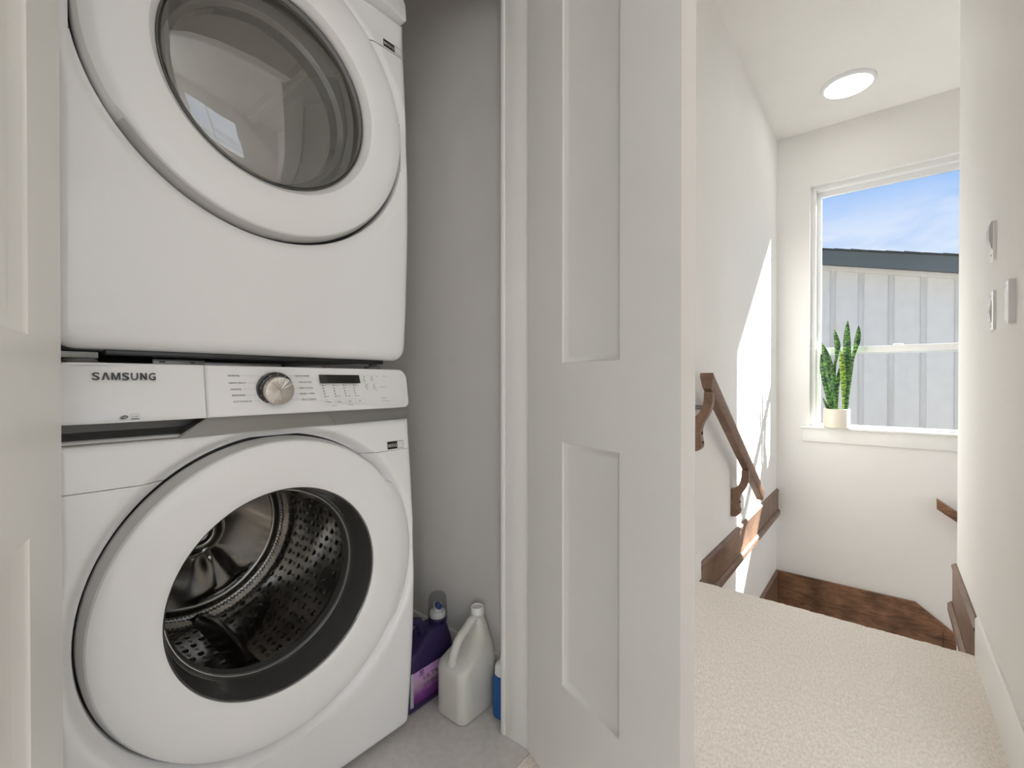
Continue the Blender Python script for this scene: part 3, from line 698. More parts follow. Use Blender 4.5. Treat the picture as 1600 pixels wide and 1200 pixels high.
# ---------------- control panel and drawer front
ptop, pbot = 0.9805, 0.8805
px = lambda z: -0.999 + 0.016*(ptop-z)/0.10
def cmap(u, v, d):
    # the ends of the panel curve back in plan
    e = smooth((u-(YC+HW-0.045))/0.045)*0.012 + smooth(((YC-HW+0.045)-u)/0.045)*0.012
    return (px(v)-d-e, u, v)
b = BM(); plate(b, YC-HW, 0.2945, pbot, ptop, (0.004, 0.0005, 0.0005, 0.022), 0.0035, cmap, 0.06, ke=10)
drawer = finish('detergent_drawer', b, M_plast, wm)
b = BM(); plate(b, 0.2955, YC+HW, pbot, ptop, (0.0005, 0.016, 0.026, 0.0005), 0.0045, cmap, 0.06, ke=14)
panel = finish('control_panel', b, M_plast, wm)
# maker's name
b = BM(); cz, ch = 0.9520, 0.0122
xs_ = [(0.1360, 'S', 0.0098), (0.1476, 'A', 0.0108), (0.1600, 'M', 0.0120), (0.1738, 'S', 0.0098), (0.1856, 'U', 0.0098), (0.1978, 'N', 0.0096), (0.2098, 'G', 0.0100)]
for y, c, w in xs_:
    if c == 'A':
        q = [(0, 0), (0.28, 0), (0.50, 0.74), (0.72, 0), (1, 0), (0.66, 1), (0.34, 1)]
        # two legs without a crossbar
        for tri in (((0, 0), (0.28, 0), (0.56, 0.92), (0.62, 1), (0.34, 1)), ((0.72, 0), (1, 0), (0.66, 1), (0.38, 1), (0.44, 0.92))):
            add(b, [(px(cz+ch*v)+0.0004, y+w*u, cz+ch*v) for u, v in tri], [tuple(range(5))])
    elif c in 'MN':
        q = [(0, 0), (.21, 0), (.21, .62), (.41, 0), (.59, 0), (.79, .62), (.79, 0), (1, 0), (1, 1), (.72, 1), (.5, .33), (.28, 1), (0, 1)] if c == 'M' else [(0, 0), (.28, 0), (.28, .60), (.68, 0), (1, 0), (1, 1), (.72, 1), (.72, .40), (.32, 1), (0, 1)]
        add(b, [(px(cz+ch*v)+0.0004, y+w*u, cz+ch*v) for u, v in q], [tuple(range(len(q)))])
    else: put_text(b, c, y, y+w, cz, ch, px, bold=0.00035)
finish('lettering', b, M_logo, drawer)
# small round mark and certification mark low on the drawer
b = BM(); n = 20
add(b, [(px(0.889)+0.0004, 0.1745+0.0052*math.cos(2*PI*k/n), 0.8895+0.0030*math.sin(2*PI*k/n)+0.15*0.0052*math.cos(2*PI*k/n)) for k in range(n)], [tuple(range(n))])
finish('round_mark', b, M_logo, drawer)
b = BM()
for y0_, y1_, z0_, z1_ in ((0.1835, 0.1950, 0.8845, 0.8848), (0.1835, 0.1950, 0.8940, 0.8943), (0.1835, 0.1838, 0.8845, 0.8943), (0.1947, 0.1950, 0.8845, 0.8943), (0.1848, 0.1938, 0.8857, 0.8872), (0.1845, 0.1900, 0.8898, 0.8902)):
    quad_x(b, y0_, y1_, z0_, z1_, px)
put_text(b, 'e', 0.1895, 0.1930, 0.8893, 0.0030, px)
finish('energy_mark', b, M_ink, drawer)
b = BM()      # fine round mark, two short letters reversed out
put_text(b, 'NSF', 0.1708, 0.1782, 0.8880, 0.0030, lambda z: px(z)+0.0004); finish('mark_letters', b, M_labelw, drawer)
# cycle names
b = BM(); TH = 0.0034
left = [('NORMAL', 0.3335, 0.3555, 0.9592), ('HEAVY DUTY', 0.3345, 0.3655, 0.9447), ('WHITES', 0.3370, 0.3560, 0.9322), ('BEDDING', 0.3390, 0.3625, 0.9202), ('ACTIVEWEAR', 0.3400, 0.3745, 0.9080)]
right = [('QUICK WASH', 0.4650, 0.4955, 0.9600), ('DELICATES', 0.4725, 0.5000, 0.9460), ('PERM PRESS', 0.4725, 0.5025, 0.9335), ('RINSE + SPIN', 0.4725, 0.5050, 0.9210), ('SELF CLEAN+', 0.4755, 0.5085, 0.9085)]
for s, y0_, y1_, z in left+right: put_text(b, s, y0_, y1_, z, TH, px)
finish('cycle_names', b, M_ink, panel, kind='stuff')
b = BM(); kc_ = (0.4205, 0.9335)
for (s, y0_, y1_, z), dz in zip(left, (0.006, 0.0, 0.0, 0.0, 0.0)):
    zz = z+TH/2; ye = kc_[0]-math.sqrt(max(0.0385**2-(zz-kc_[1])**2, 0))
    quad_x(b, y1_+0.0025, min(ye, 0.3975), zz-0.00015, zz+0.00015, px)
for (s, y0_, y1_, z) in right:
    zz = z+TH/2; ye = kc_[0]+math.sqrt(max(0.0385**2-(zz-kc_[1])**2, 0))
    quad_x(b, max(ye, 0.4435), y0_-0.0025, zz-0.00015, zz+0.00015, px)
finish('pointer_lines', b, M_line, panel, kind='stuff')
# dial
KZ = 0.9335; tl = 0.16
def kmat(bm_): 
    bmesh.ops.rotate(bm_, verts=bm_.verts, cent=(px(KZ), 0.4205, KZ), matrix=Matrix.Rotation(math.atan(0.16), 3, 'Y'))
xk = px(KZ)
b = BM(); lathe_x(b, 0.4205, KZ, [(0.0360, xk-0.004), (0.0360, xk+0.004), (0.0350, xk+0.007), (0.0330, xk+0.009), (0.0300, xk+0.009), (0.0290, xk+0.006)], 64); kmat(b); ring = finish('dial_ring', b, M_knobring, panel)
dial_top = xk+0.026
b = BM(); lathe_x(b, 0.4205, KZ, [(0.0300, xk+0.002), (0.0296, xk+0.015), (0.0290, xk+0.0245), (0.0284, xk+0.0262), (0.0275, xk+0.0266), (0.012, xk+0.0262), (0.001, xk+0.0262)], 96, cap1=True); kmat(b)
dial = finish('dial', b, M_knob, panel)
b = BM()
for k in range(11):
    a = PI/2+(k-5)*0.30+PI if k > 20 else PI/2+PI*(k-5)/6.5
    c = (0.4205+0.0325*math.cos(a), KZ+0.0325*math.sin(a))
    box(b, xk+0.0088, xk+0.0094, c[0]-0.0012, c[0]+0.0012, c[1]-0.0012, c[1]+0.0012)
kmat(b); finish('dial_lights', b, M_silver, panel, kind='stuff')
# display and buttons
b = BM(); plate(b, 0.519, 0.620, 0.9450, 0.9648, (0.0008,)*4, 0.0003, lambda u, v, d: (px(v)+0.0012-d, u+(0.9648-v)*0.12, v), 0.002, steps=2, ke=3, kc=2); finish('display', b, M_disp, panel)
b = BM()
for y in (0.5245, 0.5505, 0.5762, 0.6020):
    for k in range(5):
        z = 0.9400-0.00625*k; yy = y+0.00095*k; quad_x(b, yy, yy+0.0022, z-0.0012, z+0.0012, px)
for y, z in ((0.6330, 0.9605), (0.6540, 0.9605), (0.6375, 0.9405), (0.6590, 0.9405)): quad_x(b, y, y+0.0024, z-0.0012, z+0.0012, px)
finish('indicator_lights', b, M_led, panel, kind='stuff')
b = BM()
for s, y, z in (('Hot', 0.528, 0.9388), ('5 Rinses', 0.554, 0.9388), ('High', 0.580, 0.9388), ('Heavy', 0.606, 0.9388), ('Cold', 0.5325, 0.9140), ('1 Rinse', 0.5590, 0.9140), ('No Spin', 0.5845, 0.9140), ('Light', 0.6115, 0.9140)):
    put_text(b, s, y, None, z, 0.0020, px)
for s, y, z in (('Pre', 0.6310, 0.9545), ('Soak', 0.6305, 0.9500), ('Delay', 0.6510, 0.9545), ('End', 0.6535, 0.9500), ('Alarm', 0.6340, 0.9345), ('Off', 0.6375, 0.9300), ('Smart', 0.6560, 0.9345), ('Care', 0.6590, 0.9300)):
    put_text(b, s, y, None, z, 0.0026, px)
for s, y, z in (('Temp', 0.5315, 0.9010), ('Rinse', 0.5595, 0.9010), ('Spin', 0.5870, 0.9010), ('Soil', 0.6135, 0.9010)): put_text(b, s, y, None, z, 0.0032, px)
for s, y, z in (('Child Lock', 0.5450, 0.8925), ('Energy Saving', 0.5850, 0.8935), ('Power', 0.6680, 0.9620), ('Hold 3 sec', 0.6890, 0.9620), ('Start / Pause', 0.6800, 0.9065)): put_text(b, s, y, None, z, 0.0017, px)
finish('button_names', b, M_ink, panel, kind='stuff')
b = BM()
def outline(y0_, y1_, z0_, z1_, r=0.0025, w=0.00022):
    A_ = rrect(y0_, y1_, z0_, z1_, (r,)*4, 2, 4); B_ = rrect(y0_+w, y1_-w, z0_+w, z1_-w, (r-w,)*4, 2, 4)
    loft(b, [[(px(v)+0.0004, u, v) for u, v in A_], [(px(v)+0.0004, u, v) for u, v in B_]])
for y in (0.5275, 0.5540, 0.5800, 0.6060): outline(y, y+0.0245, 0.8965, 0.9080)
for y0_, z in ((0.6290, 0.9640), (0.6490, 0.9640), (0.6300, 0.9445), (0.6520, 0.9445), (0.6345, 0.9265), (0.6550, 0.9265)): quad_x(b, y0_, y0_+0.018, z, z+0.0003, px)
quad_x(b, 0.6760, 0.6960, 0.9350, 0.9358, px); quad_x(b, 0.6800, 0.7030, 0.8995, 0.9003, px)
finish('button_outlines', b, M_line, panel, kind='stuff')
def sticker(parent, y0_, y1_, z0_, z1_, xf_, txt):
    b = BM(); quad_x(b, y0_, y0_+(y1_-y0_)*0.62, z0_, z1_, xf_, 0.0008); s = finish('sticker', b, M_black, parent)
    b = BM(); yy = y0_+(y1_-y0_)*0.62; quad_x(b, yy, y1_, z0_, z1_, xf_, 0.0008); w = 0.0009
    finish('sticker_white', b, M_labelw, s)
    b = BM(); quad_x(b, yy, y1_, z1_-w, z1_, xf_, 0.0011); quad_x(b, yy, y1_, z0_, z0_+w, xf_, 0.0011); quad_x(b, y1_-w, y1_, z0_, z1_, xf_, 0.0011)
    finish('sticker_border', b, M_ink, s)
    b = BM(); put_text(b, txt, y0_+0.002, y0_+(y1_-y0_)*0.62-0.002, z0_+(z1_-z0_)*0.30, (z1_-z0_)*0.36, lambda z: xf_(z)+0.0010, bold=0.0002); finish('sticker_print', b, M_lav, s)
sticker(wm, 0.6965, 0.7460, 0.7745, 0.7940, wxf, 'BDDQ')
# foot pads of the washer, top plate
b = BM(); box(b, -1.70, -1.03, YC-HW+0.01, YC+HW-0.01, 0.972, 0.980, 0.002); finish('top_plate', b, M_app, wm)
for x in (-1.08, -1.68):
    for y in (YC-0.29, YC+0.29):
        b = BM(); lathe_z(b, x, y, [(0.024, 0.0), (0.026, 0.004), (0.024, 0.014), (0.012, 0.016), (0.012, 0.024)], 20); finish('foot', b, M_foot, wm)

# ---------------- dryer
dm = thing('tumble_dryer', 'white dryer with large round smoked glass door, stacked on top of the washer', 'tumble dryer', (-1.0, YC, 0.983))
ZD = 1.571
dxf = lambda z: -1.010 + 0.022*math.sin(PI*min(max((z-0.96)/0.90, 0), 1))
side_body('cabinet', 1.012, 1.972, -1.075, dm)
b = front_panel(1.006, 1.812, 1.30 if False else ZD, 0.232, dxf, (0.036, 0.036, 0.004, 0.004), edge=0.026) if False else None
# the ring is wider than the panel below it is tall, so the front runs up behind the control panel
b = front_panel(1.004, 1.915, ZD, 0.324, dxf, (0.036, 0.036, 0.004, 0.004), edge=0.024, dish=0.012, dish_r=0.345)
sd_ = 1.812
for s_ in (-0.0008, 0.0008):
    bmesh.ops.bisect_plane(b, geom=b.verts[:]+b.edges[:]+b.faces[:], plane_co=(0, 0, sd_+s_), plane_no=(0, 0, 1))
b2 = b.copy()
bmesh.ops.delete(b, geom=[f for f in b.faces if f.calc_center_median().z > sd_-0.0008], context='FACES')
bmesh.ops.delete(b2, geom=[f for f in b2.faces if f.calc_center_median().z < sd_+0.0008], context='FACES')
finish('front_panel', b, M_app, dm, sharp=0.7); finish('front_panel', b2, M_app, dm, sharp=0.7)
b = BM(); lathe_x(b, YC, ZD, [(0.330, -1.036), (0.24, -1.036)]); finish('door_surround', b, M_gap, dm)
A = [(0.29, -1.034), (0.306, -1.032), (0.3150, -1.026), (0.3155, -1.012), (0.3080, -0.990), (0.3055, -0.9855), (0.2995, -0.9825), (0.28, -0.9800), (0.25, -0.9795), (0.228, -0.981), (0.220, -0.984), (0.211, -0.994), (0.2075, -1.001), (0.2065, -1.008)]
B = [(0.29, -1.034), (0.306, -1.032), (0.3165, -1.026), (0.3180, -1.008), (0.3160, -0.996), (0.3115, -0.988), (0.2995, -0.9825)] + A[7:]
dd = split_side(ring_mesh(ZD, A, B, lobe(PI)), ZD, lobe(PI), 'door_side', dm)
b = BM(); lathe_x(b, YC, ZD, [(0.2075, -1.010), (0.2062, -1.000), (0.2040, -1.001), (0.2020, -1.014), (0.1985, -1.018), (0.1950, -1.040), (0.188, -1.062), (0.176, -1.068), (0.175, -1.10)], 128)
finish('inner_rim', b, mat('dryer_rim_grey', (0.10, 0.097, 0.092), 0.15, coat=0.6), dd, sharp=0.5)
b = BM(); lathe_x(b, YC, ZD, [(0.2035, -1.004), (0.20, -0.9985), (0.19, -0.9945), (0.16, -0.987), (0.12, -0.981), (0.06, -0.977), (0.005, -0.9765)], 128, cap1=True)
finish('glass_cover', b, M_glassD, dd)
b = BM(); lathe_x(b, YC, ZD, [(0.180, -1.055), (0.172, -1.085), (0.160, -1.11), (0.14, -1.13), (0.10, -1.142), (0.05, -1.147), (0.005, -1.148)], 96, cap1=True)
finish('inner_glass', b, glassy('inner_clear_glass', (0.92, 0.92, 0.91), 1.45), dd)
b = BM(); lathe_x(b, YC, ZD, [(0.176, -1.10), (0.215, -1.10), (0.27, -1.12), (0.285, -1.15), (0.285, -1.60), (0.27, -1.615), (0.10, -1.62), (0.005, -1.622)], 96, cap1=True)
ddrum = finish('drum', b, M_ddrum, dm, sharp=1.0)
for k in range(3):
    a0 = 0.9+2*PI*k/3; b = BM(); lp = []
    for i in range(9):
        x = -1.14-0.45*i/8; h = 0.055*(1 if 0 < i < 8 else 0.2)
        lp.append([(x, YC+(0.286-hh*h)*math.cos(a0+da), ZD+(0.286-hh*h)*math.sin(a0+da)) for da, hh in ((-0.10, 0), (-0.04, 0.9), (0, 1), (0.04, 0.9), (0.10, 0))])
    loft(b, lp, True, True); finish('drum_paddle', b, M_ddrum, ddrum)
sticker(dm, 0.6995, 0.7560, 1.8165, 1.8360, lambda z: dxf(z)-0.0005, 'BDDQ')
# dryer control panel (above the photograph's cropped edge)
dp = lambda z: -0.999 + 0.010*(1.985-z)/0.10
def dmap(u, v, d):
    e = smooth((u-(YC+HW-0.045))/0.045)*0.012 + smooth(((YC-HW+0.045)-u)/0.045)*0.012
    return (dp(v)-d-e, u, v)
b = BM(); plate(b, YC-HW, YC+HW, 1.917, 1.985, (0.006, 0.010, 0.024, 0.024), 0.0045, dmap, 0.06, ke=14); dpan = finish('control_panel', b, M_plast, dm)
b = BM(); xk = dp(1.951)
lathe_x(b, 0.4205, 1.951, [(0.030, xk-0.004), (0.030, xk+0.006), (0.027, xk+0.009), (0.0255, xk+0.02), (0.0245, xk+0.022), (0.001, xk+0.022)], 64, cap1=True); finish('dial', b, M_knob, dpan)
b = BM(); plate(b, 0.519, 0.620, 1.950, 1.968, (0.0008,)*4, 0.0003, lambda u, v, d: (dp(v)+0.0012-d, u, v), 0.002, steps=2, ke=3, kc=2); finish('display', b, M_disp, dpan)
# dark underside, lip, feet, stacking brackets
b = BM(); box(b, -1.60, -1.040, YC-HW+0.012, YC+HW-0.03, 1.0005, 1.016, 0.002); finish('base_pan', b, M_black, dm)
b = BM(); box(b, -1.058, -1.028, YC-HW+0.07, YC+HW-0.06, 0.9945, 1.006, 0.003); finish('base_lip', b, M_black, dm)
for y in (YC-0.30, YC+0.268):
    b = BM(); lathe_z(b, -1.055, y, [(0.020, 0.9815), (0.023, 0.983), (0.021, 0.988), (0.010, 0.990), (0.010, 1.004)], 20); finish('foot', b, M_foot, dm)
for y in (YC-0.30, YC+0.30):
    b = BM(); lathe_z(b, -1.66, y, [(0.022, 0.9815), (0.022, 0.990), (0.010, 0.990), (0.010, 1.014)], 20); finish('foot', b, M_foot, dm)
kb = BM(); box(kb, -1.090, -1.086, 0.235, 0.322, 0.9815, 0.9930, 0.001); kb = finish('stacking_bracket', kb, M_zinc, dm)
b = BM(); box(b, -1.0858, -1.0854, 0.245, 0.255, 0.986, 0.989); finish('bracket_slot', b, M_black, kb)
b = BM(); box(b, -1.0858, -1.0854, 0.296, 0.304, 0.986, 0.9885); finish('bracket_slot', b, M_black, kb)
b = BM(); box(b, -1.100, -1.096, 0.322, 0.480, 0.9815, 0.9900, 0.001); finish('stacking_bracket', b, M_zinc, dm)
b = BM(); box(b, -1.045, -1.036, 0.090, 0.150, 0.989, 0.9995, 0.001); finish('base_clip', b, M_silver, dm)
b = BM(); box(b, -1.045, -1.030, 0.690, 0.750, 0.9985, 1.0045, 0.001); finish('base_clip', b, M_silver, dm)

# ================================================================== JUGS
def loft_z(b, secs, kc=6, ke=4):
    """secs: (z, x0, x1, y0, y1, r)"""
    loft(b, [[(u, v, z) for u, v in rrect(x0, x1, y0, y1, (r,)*4, ke, kc)] for z, x0, x1, y0, y1, r in secs], True, True)
M_hdpe = mat('cloudy_white_plastic', (0.66, 0.65, 0.61), 0.38); M_hdpe.node_tree.nodes['Principled BSDF'].inputs['Subsurface Weight'].default_value = 0.2
M_hdpe.node_tree.nodes['Principled BSDF'].inputs['Subsurface Radius'].default_value = (0.02, 0.02, 0.02); M_hdpe.node_tree.nodes['Principled BSDF'].inputs['Subsurface Scale'].default_value = 0.3
M_cap = mat('white_cap', (0.85, 0.85, 0.84), 0.35)
M_purple = mat('dark_purple_plastic', (0.035, 0.022, 0.085), 0.3)
def white_jug(t, x0, x1, y0, y1, H):
    """rectangular gallon jug, neck towards +Y, handle on the -Y side"""
    L1 = y1-y0; zb = H*0.50; b = BM(); xm = (x0+x1)/2
    ny = y1-0.032
    secs = [(0.0, x0+.012, x1-.012, y0+.012, y1-.012, 0.015), (0.004, x0+.004, x1-.004, y0+.004, y1-.004, 0.02), (0.012, x0, x1, y0, y1, 0.024),
            (zb-0.02, x0, x1, y0, y1, 0.026), (zb-0.004, x0-.001, x1+.001, y0-.001, y1+.001, 0.027), (zb+0.010, x0+.001, x1-.001, y0+.003, y1-.001, 0.028)]
    for k in range(1, 11):
        s = k/10; z = zb+0.010+(H-0.022-zb-0.010)*s
        ya = y0+0.003+(ny-0.018-y0-0.003)*(1-(1-s)**2.5); yb = y1-0.001+(ny+0.018-y1)*s**1.6
        hw = (x1-x0)/2-.001+(0.018-(x1-x0)/2)*(s**1.3)
        r = min(0.028, hw*0.98, (yb-ya)/2*0.98); secs.append((z, xm-hw, xm+hw, ya, yb, r))
    loft_z(b, secs); body = finish('jug_body', b, M_hdpe, t, sharp=1.0)
    b = BM()      # grip
    P_ = [Vector((xm, ny-0.004, H-0.036)), Vector((xm, ny-0.026, H-0.034)), Vector((xm, ny-0.050, H-0.050)), Vector((xm, y0+0.040, zb+0.072)), Vector((xm, y0+0.024, zb+0.045)), Vector((xm, y0+0.016, zb+0.018)), Vector((xm, y0+0.022, zb-0.010))]
    Q = []
    for i in range(len(P_)-1):
        for k in range(4):
            p0 = P_[max(i-1, 0)]; p1 = P_[i]; p2 = P_[i+1]; p3 = P_[min(i+2, len(P_)-1)]; u = k/4
            Q.append(0.5*((2*p1)+(p2-p0)*u+(2*p0-5*p1+4*p2-p3)*u*u+(3*p1-p0-3*p2+p3)*u**3))
    tube(b, Q+[P_[-1]], [0.015 if i < 3 else (0.0125 if i < len(Q)-5 else 0.0125+0.001*(i-len(Q)+5)) for i in range(len(Q)+1)], 14); finish('handle', b, M_hdpe, t, sharp=1.2)
    b = BM(); lathe_z(b, xm, ny, [(0.0165, H-0.024), (0.0195, H-0.020), (0.0195, H-0.003), (0.0185, H), (0.0165, H), (0.016, H-0.002), (0.004, H-0.002)], 36); c = finish('cap', b, M_cap, t)
    b = BM(); lathe_z(b, xm, ny, [(0.0205, H-0.030), (0.0210, H-0.026), (0.0195, H-0.024)], 30); finish('neck_ring', b, M_hdpe, t)
    return xm, zb
t = thing('plastic_jug', 'empty cloudy white gallon jug with moulded handle on the closet floor', 'jug', (-0.95, 0.94, 0))
xm_, zb_ = white_jug(t, -0.998, -0.885, 0.862, 1.012, 0.279)
b = BM()      # raised mould line and fine print on the hall side
pts = [(-0.884, 0.90+0.008*k, 0.166-0.004*k*0) for k in range(12)]
put_text(b, 'BEST BY', 0.948, 0.972, 0.166, 0.0035, lambda z: -0.8862+(-0.018 if z > 0.15 else 0)); put_text(b, '04 22 A1', 0.948, 0.970, 0.160, 0.003, lambda z: -0.8862-0.014)
finish('date_print', b, M_ink, t)
# purple detergent jug
t = thing('detergent_jug', 'dark purple detergent jug with clear dosing cap beside the washer', 'jug', (-1.09, 0.89, 0))
px0, px1, py0, py1 = -1.150, -1.035, 0.782, 0.985
b = BM(); secs = [(0.0, px0+.012, px1-.012, py0+.012, py1-.012, .02), (0.006, px0+.003, px1-.003, py0+.003, py1-.003, .028), (0.016, px0, px1, py0, py1, .03), (0.022, px0+.002, px1-.002, py0+.002, py1-.002, .03),
     (0.118, px0+.002, px1-.002, py0+.002, py1-.002, .03), (0.124, px0, px1, py0, py1, .03), (0.140, px0+.004, px1-.004, py0+.004, py1-.002, .03)]
for k in range(1, 8):
    s = k/7; secs.append((0.140+0.055*s, px0+.004+.022*s**1.4, px1-.004-.022*s**1.4, py0+.004+0.105*smooth(s*0.95), py1-.002-0.006*s, 0.03-.004*s))
loft_z(b, secs); finish('jug_body', b, M_purple, t, sharp=1.0)
b = BM(); tube(b, [(-1.085, py0+0.018, 0.130), (-1.085, py0+0.014, 0.165), (-1.085, py0+0.018, 0.200), (-1.085, py0+0.036, 0.228), (-1.085, py0+0.064, 0.238), (-1.085, py0+0.090, 0.228), (-1.085, py0+0.104, 0.205), (-1.085, py0+0.108, 0.170)], 0.0130, 14); finish('handle', b, M_purple, t, sharp=1.2)
cyc, cxc = 0.952, -1.088
b = BM(); lathe_z(b, cxc, cyc, [(0.026, 0.185), (0.029, 0.200), (0.0295, 0.208), (0.026, 0.212)], 32); finish('neck', b, M_purple, t)
b = BM(); lathe_z(b, cxc, cyc, [(0.0235, 0.210), (0.0245, 0.214), (0.0245, 0.226), (0.022, 0.230), (0.015, 0.232), (0.013, 0.240), (0.013, 0.252)], 32); finish('pour_spout', b, M_cap, t)
b = BM(); tube(b, [(cxc, cyc, 0.246), (cxc+0.010, cyc-0.006, 0.250), (cxc+0.020, cyc-0.010, 0.251)], [0.011, 0.010, 0.009], 16)
finish('spout_valve', b, mat('blue_valve', (0.02, 0.06, 0.28), 0.35), t)
b = BM(); lathe_z(b, cxc, cyc, [(0.0305, 0.200), (0.0312, 0.203), (0.0300, 0.235), (0.0280, 0.268), (0.0265, 0.277), (0.022, 0.282), (0.002, 0.283)], 40, cap0=False); finish('dosing_cap', b, M_clear, t)
def label_mat():
    m = mat('purple_label', (0.5, 0.3, 0.55), 0.4); nt = m.node_tree; bs = nt.nodes['Principled BSDF']
    tc = nt.nodes.new('ShaderNodeTexCoord'); sp = nt.nodes.new('ShaderNodeSeparateXYZ'); nt.links.new(tc.outputs['Generated'], sp.inputs[0])
    n = nt.nodes.new('ShaderNodeTexNoise'); n.inputs['Scale'].default_value = 6
    ad = nt.nodes.new('ShaderNodeMath'); ad.operation = 'MULTIPLY_ADD'; nt.links.new(n.outputs['Fac'], ad.inputs[0]); ad.inputs[1].default_value = 0.25; nt.links.new(sp.outputs['Z'], ad.inputs[2])
    r = nt.nodes.new('ShaderNodeValToRGB'); nt.links.new(ad.outputs[0], r.inputs[0]); e = r.color_ramp.elements
    e[0].position = 0.12; e[0].color = (0.10, 0.012, 0.13, 1); e[1].position = 1.1; e[1].color = (0.55, 0.30, 0.60, 1)
    x = e.new(0.40); x.color = (0.22, 0.06, 0.27, 1); x = e.new(0.75); x.color = (0.48, 0.33, 0.44, 1)
    nt.links.new(r.outputs[0], bs.inputs['Base Color']); return m
b = BM(); box(b, px1-0.003, px1-0.0008, py0+0.030, py1-0.030, 0.024, 0.116, 0.0008); lab = finish('label', b, label_mat(), t)
b = BM(); box(b, px1-0.0035, px1-0.0002, py0+0.024, py0+0.034, 0.022, 0.118); finish('label_edge', b, mat('label_grey_edge', (0.5, 0.5, 0.52), 0.4), lab)
lx = lambda z: px1-0.0006
b = BM(); quad_x(b, 0.838, 0.853, 0.098, 0.114, lx, 0.0003); finish('label_emblem', b, mat('emblem_violet', (0.13, 0.04, 0.30), 0.4), lab)
b = BM(); put_text(b, 'LA', 0.8395, 0.8515, 0.107, 0.004, lambda z: lx(z)+0.0004); put_text(b, 'BO', 0.8395, 0.8515, 0.101, 0.004, lambda z: lx(z)+0.0004); finish('emblem_print', b, M_lav, lab)
b = BM(); put_text(b, 'ULTRA', 0.852, 0.925, 0.082, 0.013, lx); put_text(b, 'LAVENDER', 0.856, 0.930, 0.062, 0.011, lx); finish('label_print', b, mat('label_ink', (0.07, 0.02, 0.09), 0.4), lab)
# blue bottle half hidden by the jamb
t = thing('blue_bottle', 'blue plastic bottle with white cap half hidden behind the closet jamb', 'bottle', (-0.842, 0.985, 0))
b = BM(); lathe_z(b, -0.842, 0.984, [(0.027, 0.0), (0.031, 0.004), (0.032, 0.010), (0.032, 0.095), (0.030, 0.106), (0.024, 0.116), (0.016, 0.120)], 40); finish('bottle_body', b, mat('blue_plastic', (0.012, 0.10, 0.33), 0.35), t)
b = BM(); lathe_z(b, -0.842, 0.984, [(0.024, 0.1165), (0.026, 0.119), (0.025, 0.140), (0.022, 0.144), (0.012, 0.150), (0.010, 0.158)], 36); finish('cap', b, M_cap, t)
# pale bottle behind, only its shoulder shows
t = thing('white_bottle', 'pale plastic bottle shoulder showing between the washer side and the purple jug', 'bottle', (-1.30, 0.84, 0))
b = BM(); lathe_z(b, -1.300, 0.842, [(0.050, 0.0), (0.055, 0.006), (0.056, 0.150), (0.052, 0.180), (0.036, 0.222), (0.022, 0.245), (0.016, 0.250), (0.016, 0.256)], 40); finish('bottle_body', b, mat('ivory_plastic', (0.72, 0.66, 0.60), 0.45), t)
b = BM(); lathe_z(b, -1.300, 0.842, [(0.018, 0.2565), (0.019, 0.26), (0.018, 0.282), (0.016, 0.284)], 30); finish('cap', b, M_cap, t)

# ================================================================== SNAKE PLANT
def leaf_mat():
    m = mat('snake_plant_leaf', (0.05, 0.13, 0.04), 0.38, spec=0.4); nt = m.node_tree; bs = nt.nodes['Principled BSDF']
    tc = nt.nodes.new('ShaderNodeTexCoord'); mp = nt.nodes.new('ShaderNodeMapping'); mp.inputs['Scale'].default_value = (0.35, 0.35, 1.0)
    nt.links.new(tc.outputs['Object'], mp.inputs[0])
    n = nt.nodes.new('ShaderNodeTexNoise'); n.inputs['Scale'].default_value = 105; n.inputs['Detail'].default_value = 5; n.inputs['Distortion'].default_value = 0.9
    nt.links.new(mp.outputs[0], n.inputs['Vector'])
    r = nt.nodes.new('ShaderNodeValToRGB'); nt.links.new(n.outputs['Fac'], r.inputs[0]); e = r.color_ramp.elements
    e[0].position = 0.44; e[0].color = (0.018, 0.052, 0.022, 1); e[1].position = 0.60; e[1].color = (0.17, 0.33, 0.08, 1)
    x = e.new(0.51); x.color = (0.06, 0.15, 0.045, 1)
    nt.links.new(r.outputs[0], bs.inputs['Base Color'])
    tr = nt.nodes.new('ShaderNodeBsdfTranslucent'); nt.links.new(r.outputs[0], tr.inputs[0])
    hs = nt.nodes.new('ShaderNodeHueSaturation'); hs.inputs['Value'].default_value = 2.2; hs.inputs['Saturation'].default_value = 1.1
    nt.links.new(r.outputs[0], hs.inputs['Color']); nt.links.new(hs.outputs[0], tr.inputs[0])
    x = nt.nodes.new('ShaderNodeMixShader'); x.inputs[0].default_value = 0.16; o = nt.nodes['Material Output']
    nt.links.new(bs.outputs[0], x.inputs[1]); nt.links.new(tr.outputs[0], x.inputs[2]); nt.links.new(x.outputs[0], o.inputs[0])
    return m
M_leaf = leaf_mat()
M_leafy = mat('leaf_edge_yellow', (0.35, 0.45, 0.10), 0.4)
sx, sy, sz = -0.297, YF-0.002, OZ0+0.020
plant = thing('potted_snake_plant', 'snake plant with mottled upright leaves in a cream pot on the window sill', 'potted plant', (sx, sy, sz))
PR, PH = 0.080, 0.145
sy2 = YF+0.0; sy = sy2-0.030
plant.location = (sx, sy, sz)
PRr = 0.0830
b = BM(); lathe_z(b, sx, sy, [(PRr-0.006, sz), (PRr, sz+0.006), (PRr, sz+PH-0.002), (PRr-0.002, sz+PH), (PRr-0.005, sz+PH), (PRr-0.006, sz+PH-0.004), (PRr-0.006, sz+PH-0.03)], 56, cap1=False)
pot = finish('pot', b, mat('cream_ceramic', (0.74, 0.68, 0.58), 0.35), plant)
